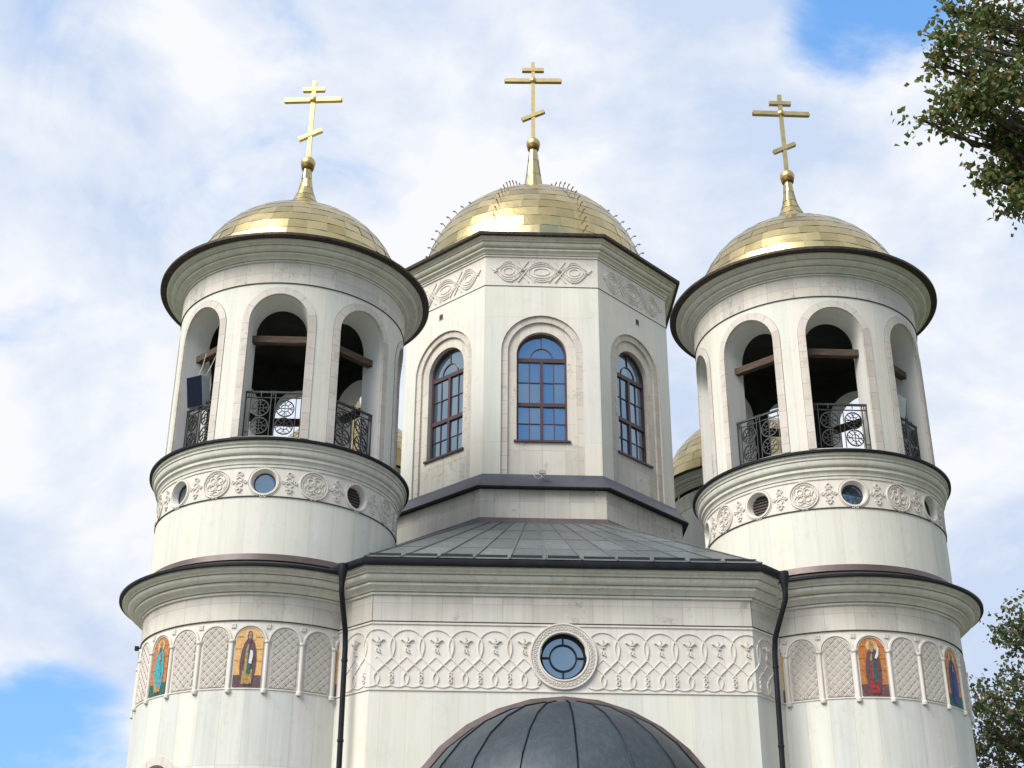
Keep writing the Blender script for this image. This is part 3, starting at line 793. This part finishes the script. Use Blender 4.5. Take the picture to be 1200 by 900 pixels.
def win_glass(mp):          # separate panes, none of them perfectly in line with the next
    mb = MB(); us = (-.575, -.28, 0, .28, .575); zs = (16.085, 16.56, 17.03, 17.6, 18.17)
    def pane(P, mid):
        tu, tz = random.uniform(-.022, .022), random.uniform(-.022, .022)
        mb.face([mp(u, z, -.255 + tu * (u - mid[0]) + tz * (z - mid[1])) for u, z in P], 'window glass', P)
    for i in range(4):
        for j in range(4): pane([(us[i], zs[j]), (us[i + 1], zs[j]), (us[i + 1], zs[j + 1]), (us[i], zs[j + 1])], ((us[i] + us[i + 1]) / 2, (zs[j] + zs[j + 1]) / 2))
    arcp = [(.575 * cos(pi * i / 24), 18.276 + .575 * sin(pi * i / 24)) for i in range(25)]
    pane([(0, 18.17), (.575, 18.17)] + arcp[:13], (.25, 18.4)); pane([(-.575, 18.17), (0, 18.17)] + arcp[12:], (-.25, 18.4))
    return mb
rel = oct_relief(PLN[0]).build('interlace_frieze', drum)
wf = win_frame(PLN[0]).build('window_frame', drum); wg = win_glass(PLN[0]).build('window_glass', drum)
for k in (-2, -1, 1, 2):
    for o in (rel, wf, wg): dup(o, drum, R(45 * k))
for k, u in ((-1, -.05), (1, .12)):
    mp = PLN[k % 8]; mb = MB(); u = -.12 if k < 0 else .15
    mbox(mb, mp, u - .075, u + .075, 19.62, 19.66, -.02, .006, 'lamp grey'); mbox(mb, mp, u - .055, u + .055, 19.64, 19.78, -.02, .010, 'joint and dark line'); mb.build('air_vent', drum)
# dome
RD, zc = 2.95, 21.60
prof = [(3.59, 21.315), (3.15, 21.38), (2.98, 21.44), (2.95, 21.58)]
NR = 13
for i in range(NR + 1):
    a = R(1) + R(81.5) * i / NR; prof.append((RD * cos(a), zc + RD * sin(a)))
prof += [(.34, 24.65), (.26, 25.0), (.205, 25.4), (.15, 25.9), (.10, 26.38)]
mb = MB(); mb.lathe([(r * .985, z - .012) for r, z in prof[1:]], 'dark gold', 48)
gold_dome(mb, prof[1:], 40, 'gold sheet')
for j in range(8):
    a0, a1 = R(45 * j - 22.5), R(45 * j + 22.5)
    mb.face([(3.58 * K8 * sin(a0), -3.58 * K8 * cos(a0), 21.318), (3.58 * K8 * sin(a1), -3.58 * K8 * cos(a1), 21.318), (3.1 * sin(a1), -3.1 * cos(a1), 21.40), (3.1 * sin(a0), -3.1 * cos(a0), 21.40)], 'gold sheet')
mb.build('dome', drum)
make_cross('cross', 26.5, 29.35, 28.70, 29.08, 27.48, .80, .31, drum, .105, R(-2))
mb = MB()
mb.tube([(0, 0, -.02), (0, -.04, .05), (.0, -.10, .09), (0, -.16, .08), (0, -.185, .035), (0, -.155, .005), (0, -.125, .03)], .017, 'old gold', 6)
mb.sphere((0, -.13, .035), .028, 'old gold', 8, 6)
crk = mb.build('crocket', drum); first = True
for j in (-2, -1, 0, 1, 2, 3):
    phi = R(45 * j - 22.5)
    for i in range(12):
        a = R(8 + i * 5.6)
        o = crk if first else dup(crk, drum); first = False
        rr = (RD + .012) * cos(a)
        o.scale = (.75, .75, .45); o.location = (rr * sin(phi), -rr * cos(phi), zc + (RD + .012) * sin(a))
        o.rotation_mode = 'XYZ'; o.rotation_euler = (-a * .55, 0, phi)

# --- facade between the towers
FY = -2.343; FX = 3.272; CF = .64
path = [(-FX - CF, FY + CF), (-FX, FY), (FX, FY), (FX + CF, FY + CF)]
F = MB()
fm = plane(0, FY, 0)
rw = circ(0, .40, 9.66)
wall(F, fm, -FX, FX, 0, 9.06, [], .8, 'drum slabs')
wall(F, fm, -FX, FX, 9.06, 10.24, [rw], .3, 'relief stone')
loft(F, fm, rw, 0, fm, rw, -.16, 'joint and dark line')
wall(F, fm, -FX, FX, 10.24, 10.72, [], 1.1, 'travertine', False, .012)
chl = math.hypot(CF, CF); aL = plane(-FX - CF / 2, FY + CF / 2, R(-45)); aR = plane(FX + CF / 2, FY + CF / 2, R(45))
for mp in (aL, aR):
    wall(F, mp, -chl / 2, chl / 2, 0, 9.06, [], .6, 'drum slabs'); wall(F, mp, -chl / 2, chl / 2, 9.06, 10.24, [], .6, 'relief stone')
    wall(F, mp, -chl / 2, chl / 2, 10.24, 10.72, [], .6, 'travertine', False, .012)
sweep(F, path, [(0, 10.228), (.016, 10.228), (.016, 10.241), (.0, 10.245)], 'joint and dark line')
sweep(F, path, [(0, 9.045), (.018, 9.042), (.018, 9.065), (0, 9.07)], 'relief stone')
sweep(F, path, [(0, 10.185), (.02, 10.185), (.02, 10.215), (0, 10.22)], 'relief stone')
fac = F.build('facade_wall', CH)
mb = MB(); sweep(mb, path, [(d - 0, z) for d, z in cornice_prof(.01, .37, 10.70, 11.11)], 'moulding stone'); mb.build('facade_cornice', CH, sharp=35)
# the other three sides of the body, plain
mb = MB()
for a in (90, 180, 270):
    Mx = Matrix.Translation((0, OY, 0)) @ Matrix.Rotation(R(a), 4, 'Z') @ Matrix.Translation((0, -OY + (1.35 if a != 180 else 0), 0))
    pth = [tuple((Mx @ Vector((x, y, 0)))[:2]) for x, y in path]
    sweep(mb, pth, [(0, 0), (0, 10.72)], 'drum slabs'); sweep(mb, pth, cornice_prof(.01, .37, 10.70, 11.11), 'moulding stone'); sweep(mb, pth, [(.36, 11.11), (.46, 11.12), (.47, 11.28), (.2, 11.34)], 'black metal')
mb.build('side_wall', CH)
# frieze of interlaced arches
M = 'relief stone'; p = .497; z0, z1 = 9.07, 10.18; Hh = z1 - z0
def frieze_unit(mb, mp, uc):
    Z = lambda t: z0 + Hh * t
    for s in (-1, 1):
        pts = []
        for i in range(9):                  # half of the arch, bulging past its neighbour
            t = i / 8 * pi / 2; pts.append((uc + s * .585 * p * sin(t), Z(.66) + Hh * .26 * cos(t)))
        pts += [(uc + s * .575 * p, Z(.60)), (uc + s * .54 * p, Z(.54)), (uc + s * .5 * p, Z(.485)), (uc + s * .25 * p, Z(.375)), (uc + s * .0 * p, Z(.265)), (uc - s * .085 * p, Z(.20)), (uc - s * .095 * p, Z(.15)), (uc - s * .05 * p, Z(.085)), (uc - s * .0 * p, Z(.055))]
        ribbon(mb, mp, pts, .027, .017 + (.003 if s > 0 else 0), M)
        ribbon(mb, mp, [(uc + s * .02 * p, Z(.49)), (uc + s * .5 * p, Z(.275)), (uc + s * .56 * p, Z(.24))], .025, .014 + (.003 if s > 0 else 0), M)
    for s in (-.5, 0):
        ribbon(mb, mp, [(uc + s * p + .5 * p * i / 8, Z(.06) - Hh * .032 * sin(pi * i / 8)) for i in range(9)], .024, .018, M)
    for zz in (.19, .12):
        ribbon(mb, mp, [(uc + .5 * p + .026 * cos(2 * pi * i / 12), Z(zz) + .030 * sin(2 * pi * i / 12)) for i in range(12)], .022, .024, M, True)
    # palmette
    for ang, ln in ((90, .10), (38, .11), (142, .11)):
        a = R(ang); b = (uc, Z(.705)); tip = (uc + ln * cos(a), Z(.705) + ln * sin(a))
        ribbon(mb, mp, [b, tip, (tip[0] + .015 * (1 if cos(a) > .1 else -1 if cos(a) < -.1 else 0), tip[1] - .02)], .036, .032, M)
    ribbon(mb, mp, [(uc - .035 + .07 * i / 6, Z(.675) + .012 * sin(pi * i / 6)) for i in range(7)], .028, .030, M)
    ribbon(mb, mp, [(uc + .025 * cos(2 * pi * i / 12), Z(.60) + .032 * sin(2 * pi * i / 12)) for i in range(12)], .022, .026, M, True)
    ribbon(mb, mp, [(uc + .004, Z(.69)), (uc - .016, Z(.65)), (uc + .02, Z(.57)), (uc + .05, Z(.55))], .026, .028, M)
def bent(u, z, d=0.0):          # the facade plane, carried on round the chamfered corners
    if u < -FX: return aL(chl / 2 + (u + FX), z, d)
    if u > FX: return aR(-chl / 2 + (u - FX), z, d)
    return fm(u, z, d)
for sg in (-1, 1):
    mb = MB()
    for i in range(1, 8): frieze_unit(mb, bent, sg * (i * p + .175))
    mb.build('interlace_frieze', CH)
mb = MB()
arch_n = 64
pts_in = [(.402 * cos(2 * pi * i / arch_n), 9.66 + .402 * sin(2 * pi * i / arch_n)) for i in range(arch_n + 1)]
pts_out = [(.582 * cos(2 * pi * i / arch_n), 9.66 + .582 * sin(2 * pi * i / arch_n)) for i in range(arch_n + 1)]
mb.grid([[fm(u, z, .030) for u, z in pts_in], [fm(u, z, .030) for u, z in pts_out], [fm(u, z, -.003) for u, z in pts_out]], M)
mb.grid([[fm(u, z, -.003) for u, z in pts_in], [fm(u, z, .030) for u, z in pts_in]], M)
for r in (.422, .562): ribbon(mb, fm, [(r * cos(2 * pi * i / 56), 9.66 + r * sin(2 * pi * i / 56)) for i in range(56)], .030, .052, M, True, .028, .7)
for i in range(44):
    a = 2 * pi * i / 44; c = (.492 * cos(a), 9.66 + .492 * sin(a)); a2 = 2 * pi * (i + .5) / 44
    ribbon(mb, fm, [(c[0] + .019 * cos(2 * pi * k / 8), c[1] + .019 * sin(2 * pi * k / 8)) for k in range(8)], .018, .048, M, True, .028)
    for rr_ in (.465, .520): ribbon(mb, fm, [(rr_ * cos(a2 - .035), 9.66 + rr_ * sin(a2 - .035)), (rr_ * cos(a2 + .035), 9.66 + rr_ * sin(a2 + .035))], .02, .046, M, False, .028)
mb.build('window_ring', CH)
mb = MB(); Fp = 'black metal'
for r, w in ((.378, .05), (.228, .028)): ribbon(mb, fm, [(r * cos(2 * pi * i / 48), 9.66 + r * sin(2 * pi * i / 48)) for i in range(48)], w, -.085, Fp, True, -.13, .92)
for a in range(4):
    c, s = cos(a * pi / 2), sin(a * pi / 2); ribbon(mb, fm, [(.228 * c, 9.66 + .228 * s), (.37 * c, 9.66 + .37 * s)], .03, -.088, Fp, False, -.13, .92)
rwin = mb.build('round_window', CH)
mb = MB(); disc(mb, fm, 0, 9.66, .402, 'window glass', -.12, 48); mb.build('glass', rwin)
# roof
mb = MB(); zt, ze = 14.0, 11.24
topv = [(3.42 * K8 * sin(R(45 * j - 22.5)), -3.42 * K8 * cos(R(45 * j - 22.5)) + OY) for j in range(8)]
E_ = OY - FY + .42; e = FX + .16
botv = [(-e, -E_), (e, -E_), (E_ - 1.35, -e), (E_ - 1.35, e), (e, E_), (-e, E_), (-E_ + 1.35, e), (-E_ + 1.35, -e)]
botv = [(x, y + OY) for x, y in botv]
for j in range(8):
    t0, t1, b0, b1 = topv[j], topv[(j + 1) % 8], botv[j], botv[(j + 1) % 8]
    NX, NY = (11, 4) if j % 2 == 0 else (9, 4)
    def P(i, k):
        s, q = i / NX, k / NY
        bx, by = b0[0] + (b1[0] - b0[0]) * s, b0[1] + (b1[1] - b0[1]) * s; tx, ty = t0[0] + (t1[0] - t0[0]) * s, t0[1] + (t1[1] - t0[1]) * s
        return Vector((bx + (tx - bx) * q, by + (ty - by) * q, ze + (zt - ze) * q))
    nrm = (P(1, 0) - P(0, 0)).cross(P(0, 1) - P(0, 0)).normalized()
    for i in range(NX):
        for k in range(NY):
            lift = nrm * random.uniform(0, .0025); qs = [P(i, k) + nrm * .004, P(i + 1, k) + nrm * .004, P(i + 1, k + 1), P(i, k + 1)]
            mb.face([q + lift for q in qs], 'roof sheet')
    for i in range(NX + 1):
        a, b = P(i, 0) + nrm * .014, P(i, NY) + nrm * .014; mb.tube([a, b], .015, 'roof sheet', 5)
roof = mb.build('roof', CH)
mb = MB()
sweep(mb, path, [(.35, 11.11), (.43, 11.10), (.465, 11.12), (.48, 11.17), (.475, 11.21), (.45, 11.21), (.44, 11.16), (.30, 11.25)], 'black metal')
mb.build('gutter', roof)
for i in range(11):
    x = -3.1 + i * .62 + random.uniform(-.02, .02); mb = MB(); y = FY - .22
    mb.box((x, y, 11.355 + .004 * (i % 3)), (.55, .025, .06), 'black metal', Matrix.Rotation(R(-25), 3, 'X'))
    for s in (-.2, .2): mb.box((x + s, y + .05, 11.345), (.03, .12, .05), 'black metal', Matrix.Rotation(R(31), 3, 'X'))
    mb.build('snow_guard', roof)
# downpipes
for s, x0, x1, x2 in ((-1, -3.80, -3.725, -3.70), (1, 3.825, 3.675, 3.63)):
    mb = MB()
    def off(n0, dx, dy):
        for i in range(n0, len(mb.v)): a, b, c = mb.v[i]; mb.v[i] = (a + dx, b + dy, c)
    mb.lathe([(.088, 11.13), (.088, 11.04), (.058, 10.86), (.048, 10.80)], 'black metal', 16); off(0, x0, -2.66)
    pts = [(x0, -2.66, 10.82), (x0, -2.66, 10.70), (x0 - s * .005, -2.63, 10.62), ((x0 + x1) / 2, -2.45, 10.35), (x1, -2.27, 10.06), (x1, -2.22, 9.96), (x2 + (x1 - x2) * .7, -2.21, 9.8), (x2, -2.21, 7.0), (x2, -2.21, .1)]
    mb.tube(pts, .047, 'black metal', 12)
    for z in (9.55, 8.2, 6.8):
        n0 = len(mb.v); mb.lathe([(.047, z), (.056, z + .005), (.056, z + .045), (.047, z + .05)], 'black metal', 12); off(n0, x2 + (x1 - x2) * .7 * max(0, (z - 7) / 2.8), -2.21)
    mb.build('downpipe', CH)
# apse with its ribbed half dome
RA = 2.79; ZA = 6.03
mb = MB()
mb.lathe([(RA - .15, 0), (RA - .15, ZA - .05)], 'smooth slabs', 64); apse = mb.build('apse_wall', CH, (0, FY, 0))
mb = MB(); NG = 18; NRW = 8
for j in range(NG):
    a0, a1 = 2 * pi * j / NG, 2 * pi * (j + 1) / NG
    if cos((a0 + a1) / 2) < -.02: continue
    rows = []
    for i in range(NRW + 1):
        b0 = R(89.5) * i / NRW; rows.append([(RA * cos(b0) * sin(a0 + (a1 - a0) * q / 3), -RA * cos(b0) * cos(a0 + (a1 - a0) * q / 3), ZA + RA * sin(b0)) for q in range(4)])
    mb.grid(rows, 'apse sheet', None, True)
for j in range(NG + 1):
    a = 2 * pi * j / NG
    if cos(a) < -.05: continue
    mb.tube([((RA + .012) * cos(R(90) * i / 8) * sin(a), -(RA + .012) * cos(R(90) * i / 8) * cos(a), ZA + (RA + .012) * sin(R(90) * i / 8)) for i in range(9)], .013, 'black metal', 5)
mb.lathe([(RA - .15, ZA - .12), (RA + .08, ZA - .06), (RA + .09, ZA + .02), (RA - .02, ZA + .05)], 'black metal', 64)
mb.build('apse_roof', apse)
mb = MB(); ro, ri = 2.93, 2.75; na = 16
A_ = [(-ro * cos(pi * i / na), ZA + ro * sin(pi * i / na)) for i in range(na + 1)]; B_ = [(-ri * cos(pi * i / na), ZA + ri * sin(pi * i / na)) for i in range(na + 1)]
lm = plane(0, 0, 0)
mb.grid([[lm(u, z, .004) for u, z in A_], [lm(u, z, .10) for u, z in A_], [lm(u, z, .14) for u, z in B_]], 'brown flashing'); mb.build('arch_flashing', apse)

# ------------------------------------------------------------------ small things on the church
CHM = Matrix.Translation((0.803, 25.78, -1.53)) @ Matrix.Rotation(R(2.268), 4, 'Z')
def speaker(loc, rz, tilt, label):
    root = empty('loudspeaker', CHM @ Vector(loc), rz + R(2.268)); tag(root, label, 'loudspeaker', 'loudspeakers in the belfries')
    M = Matrix.Rotation(tilt, 3, 'X')
    mb = MB(); mb.box((0, 0, 0), (.35, .24, .60), 'cabinet grey', M); c = mb.build('cabinet', root)
    bv = c.modifiers.new('edge', 'BEVEL'); bv.width = .012; bv.segments = 2
    mb = MB(); mb.box(M @ Vector((0, -.128, 0)), (.338, .02, .585), 'grille navy', M); mb.build('grille', root)
    for A_, B_, C_ in (((-.10, .06, .28), (-.06, .10, .62), (-.02, .12, .92)), ((.10, .06, .28), (.13, .12, .60), (.20, .16, .86))):
        mb = MB(); mb.tube([M @ Vector(A_), Vector(B_), Vector(C_)], .007, 'lamp grey', 6); mb.build('hanging_cord', root)
    mb = MB(); mb.tube([M @ Vector((0, .13, -.1)), Vector((0, .34, -.22)), Vector((0, .36, -.60))], .014, 'railing iron', 6); mb.build('bracket', root)
    return root
a = R(-47)
speaker((-TX + 2.08 * sin(a), -2.08 * cos(a), 14.95), R(-28), R(12), 'boxy loudspeaker with navy front and pale grey side hung above a railing')
a = R(47)
speaker((TX + 1.80 * sin(a), -1.80 * cos(a), 14.95), R(120), R(14), 'dark loudspeaker half hidden behind a pillar above the rightmost railing')
# small floodlight on the flashing under the central window, with a loop of cable
root = empty('floodlight', CHM @ Vector((-.02, OY - 3.46, 15.08)), R(2.268)); tag(root, 'tiny pale floodlight on the dark flashing below the central arched window', 'floodlight')
mb = MB(); mb.box((.0, -.02, .09), (.15, .09, .075), 'lamp grey', Matrix.Rotation(R(12), 3, 'X')); mb.build('housing', root)
mb = MB(); mb.box((0, .02, .02), (.03, .05, .10), 'lamp grey'); mb.build('bracket', root)
mb = MB(); mb.tube([(-.05 + .085 * cos(t) - .06, -.06 + .02 * cos(t) - .10 * (1 - sin(t)) * .5, -.02 + .10 * sin(t)) for t in [i / 16 * 5.2 + 1.0 for i in range(17)]], .007, 'lamp grey', 6); mb.build('cable', root)
# dark lamp on the outer side of the left tower
a = R(-86); root = empty('wall_lamp', CHM @ Vector((-TX + 2.30 * sin(a), -2.30 * cos(a), 10.30)), a + R(2.268)); tag(root, 'small black lamp on the outer edge of the left bell tower below its cornice', 'lamp')
mb = MB(); mb.box((0, -.075, 0), (.07, .07, .075), 'black metal'); mb.build('housing', root)
mb = MB(); mb.box((0, -.03, 0), (.03, .08, .03), 'black metal'); mb.build('bracket', root)

# ------------------------------------------------------------------ trees
def leaves_mesh(name, centres, n_leaf, size, mat, rng, parent):
    """thousands of folded leaves, each its own small island of two faces"""
    V = []; Fc = []
    for (c, rad, dens) in centres:
        n = int(n_leaf * dens)
        # twigs: leaves hang along short random sprays
        k = 0
        while k < n:
            d = rng.normal(size=3); d /= np.linalg.norm(d); rr = rad * rng.uniform(.05, 1) ** .5
            base = np.array(c) + d * rr * np.array((1, 1, .8)); dr = rng.normal(size=3) + d * .8; dr /= np.linalg.norm(dr)
            m = rng.integers(4, 10)
            for q in range(m):
                p = base + dr * q * size * .55 + rng.normal(size=3) * size * .35
                ax = rng.normal(size=3) + np.array((0, 0, -.7)); ax /= np.linalg.norm(ax)
                sd = np.cross(ax, rng.normal(size=3)); sd /= np.linalg.norm(sd) + 1e-6; nm = np.cross(ax, sd)
                s = size * rng.uniform(.65, 1.2); b = len(V)
                w = s * .38
                V += [tuple(p), tuple(p + ax * s * .45 + sd * w + nm * s * .12), tuple(p + ax * s), tuple(p + ax * s * .45 - sd * w + nm * s * .12)]
                Fc += [(b, b + 1, b + 2), (b, b + 2, b + 3)]
            k += m
    me = bpy.data.meshes.new(name); me.from_pydata(V, [], Fc); me.materials.append(MATS[mat])
    o = bpy.data.objects.new(name, me); COL.objects.link(o); o.parent = parent
    o.matrix_parent_inverse = Matrix.Identity(4)
    return o
def limb(mb, a, b, r0, r1, rng, wob=.06, n=6):
    a, b = np.array(a), np.array(b); L_ = np.linalg.norm(b - a); pts = []
    for i in range(n + 1):
        t = i / n; p = a + (b - a) * t
        if 0 < i < n: p = p + rng.normal(size=3) * L_ * wob * .5
        pts.append(tuple(p))
    mb.tube(pts, r0, 'bark', 7, True, [r0 + (r1 - r0) * i / n for i in range(n + 1)]); return pts
def tree(name, base, label, crowns, height, leaf, nleaf, mat, seed, trunk_r, fork):
    rng = np.random.default_rng(seed); root = empty(name, base); tag(root, label, 'tree')
    B = np.array(base)
    mb = MB(); tp = np.array((0, 0, height))
    limb(mb, (0, 0, -.1), tp * .55, trunk_r, trunk_r * .6, rng, .02, 8); limb(mb, tp * .55, tp, trunk_r * .6, trunk_r * .15, rng, .04, 8)
    mb.build('trunk', root)
    lb = MB()
    cs = []
    for (c, rad, dens) in crowns:
        c = np.array(c) - B; cs.append((c, rad, dens))
        z = max(height * .25, min(height * .9, c[2] - np.hypot(c[0], c[1]) * fork))
        pts = limb(lb, (0, 0, z), c, trunk_r * .28, .02, rng, .05, 7)
        for k in range(5):
            d = rng.normal(size=3); d /= np.linalg.norm(d); s = np.array(pts[rng.integers(4, 7)]); limb(lb, s, c + d * rad * .9, .022, .006, rng, .08, 4)
    lb.build('branches', root)
    leaves_mesh('crown', cs, nleaf, leaf, mat, rng, root)
CP, SP = cos(R(26.551)), sin(R(26.551))
def at(x, y, D):     # a point of the place seen in the direction of photo pixel (x, y), D metres ahead: used to set out the crowns
    v = (450 - y) / 1645; t = D / (CP - v * SP); return (t * (x - 600) / 1645, D, 1.6 + t * (SP + v * CP))
rng = np.random.default_rng(3)
cr = []
D0 = 17.0
for (x, y, r, d) in ((1122, 50, .27, .8), (1098, 70, .15, .4), (1135, 25, .33, 1.0), (1155, 85, .46, 1.6), (1122, 112, .24, .8), (1098, 130, .14, .35), (1082, 140, .08, .12), (1140, 125, .30, 1.0), (1190, 35, .5, 1.6), (1190, 100, .50, 1.8),
                     (1172, 150, .26, .9), (1198, 150, .32, 1.1), (1155, 206, .14, .45), (1178, 192, .20, .7), (1197, 198, .22, .8), (1192, 240, .15, .5), (1203, 225, .2, .6), (1225, 180, .4, 1.2), (1108, 8, .10, .15), (1155, 8, .3, .6)):
    cr.append((at(x, y, D0 + rng.uniform(-.8, .8)), r, d))
for i in range(34):      # the rest of the crown, beyond the edge of the photograph
    u = rng.normal(size=3); u /= np.linalg.norm(u); q = np.array((11.4, 17.5, 15.2)) + u * np.array((3.4, 3.6, 3.8)) * rng.uniform(.5, 1)
    t_ = q[1] * CP + (q[2] - 1.6) * SP; px = 600 + 1645 * q[0] / t_
    py = 450 - 1645 * (-q[1] * SP + (q[2] - 1.6) * CP) / t_
    if px > (1262 if py < 110 else 1330): cr.append((tuple(q), .8, 1.6))
tree('maple_tree', (11.6, 17.6, 0), 'large near tree with dark green and browning leaves reaching in over the right tower', cr, 17.5, .108, 400, 'maple leaves', 11, .32, .45)
cr = []; D1 = 36
for (x, y, r, d) in ((1195, 722, .40, .7), (1180, 735, .30, .5), (1190, 755, .30, .4), (1192, 790, .35, .6), (1160, 808, .40, .7), (1145, 822, .25, .35), (1172, 830, .45, .7), (1195, 825, .40, .6), (1150, 850, .40, .6), (1185, 858, .5, .9), (1150, 880, .4, .5), (1170, 885, .4, .5), (1200, 885, .5, .8), (1165, 862, .3, .5), (1215, 740, .6, 1.0), (1215, 800, .7, 1.2), (1215, 860, .7, 1.2)):
    cr.append((at(x, y, D1 + rng.uniform(-1.2, 1.2)), r, d))
for i in range(30):
    u = rng.normal(size=3); u /= np.linalg.norm(u); q = np.array((16.6, 36.5, 9.5)) + u * np.array((3.6, 3.6, 4.2)) * rng.uniform(.4, 1)
    t_ = q[1] * CP + (q[2] - 1.6) * SP; px = 600 + 1645 * q[0] / t_; py = 450 - 1645 * (-q[1] * SP + (q[2] - 1.6) * CP) / t_
    if px > 1235 or py > 930: cr.append((tuple(q), 1.0, 1.5))
tree('oak_tree', (16.8, 36.6, 0), 'sparse leafy tree with rusty tips standing beyond the right bell tower', cr, 13.5, .14, 290, 'oak leaves', 23, .26, .5)
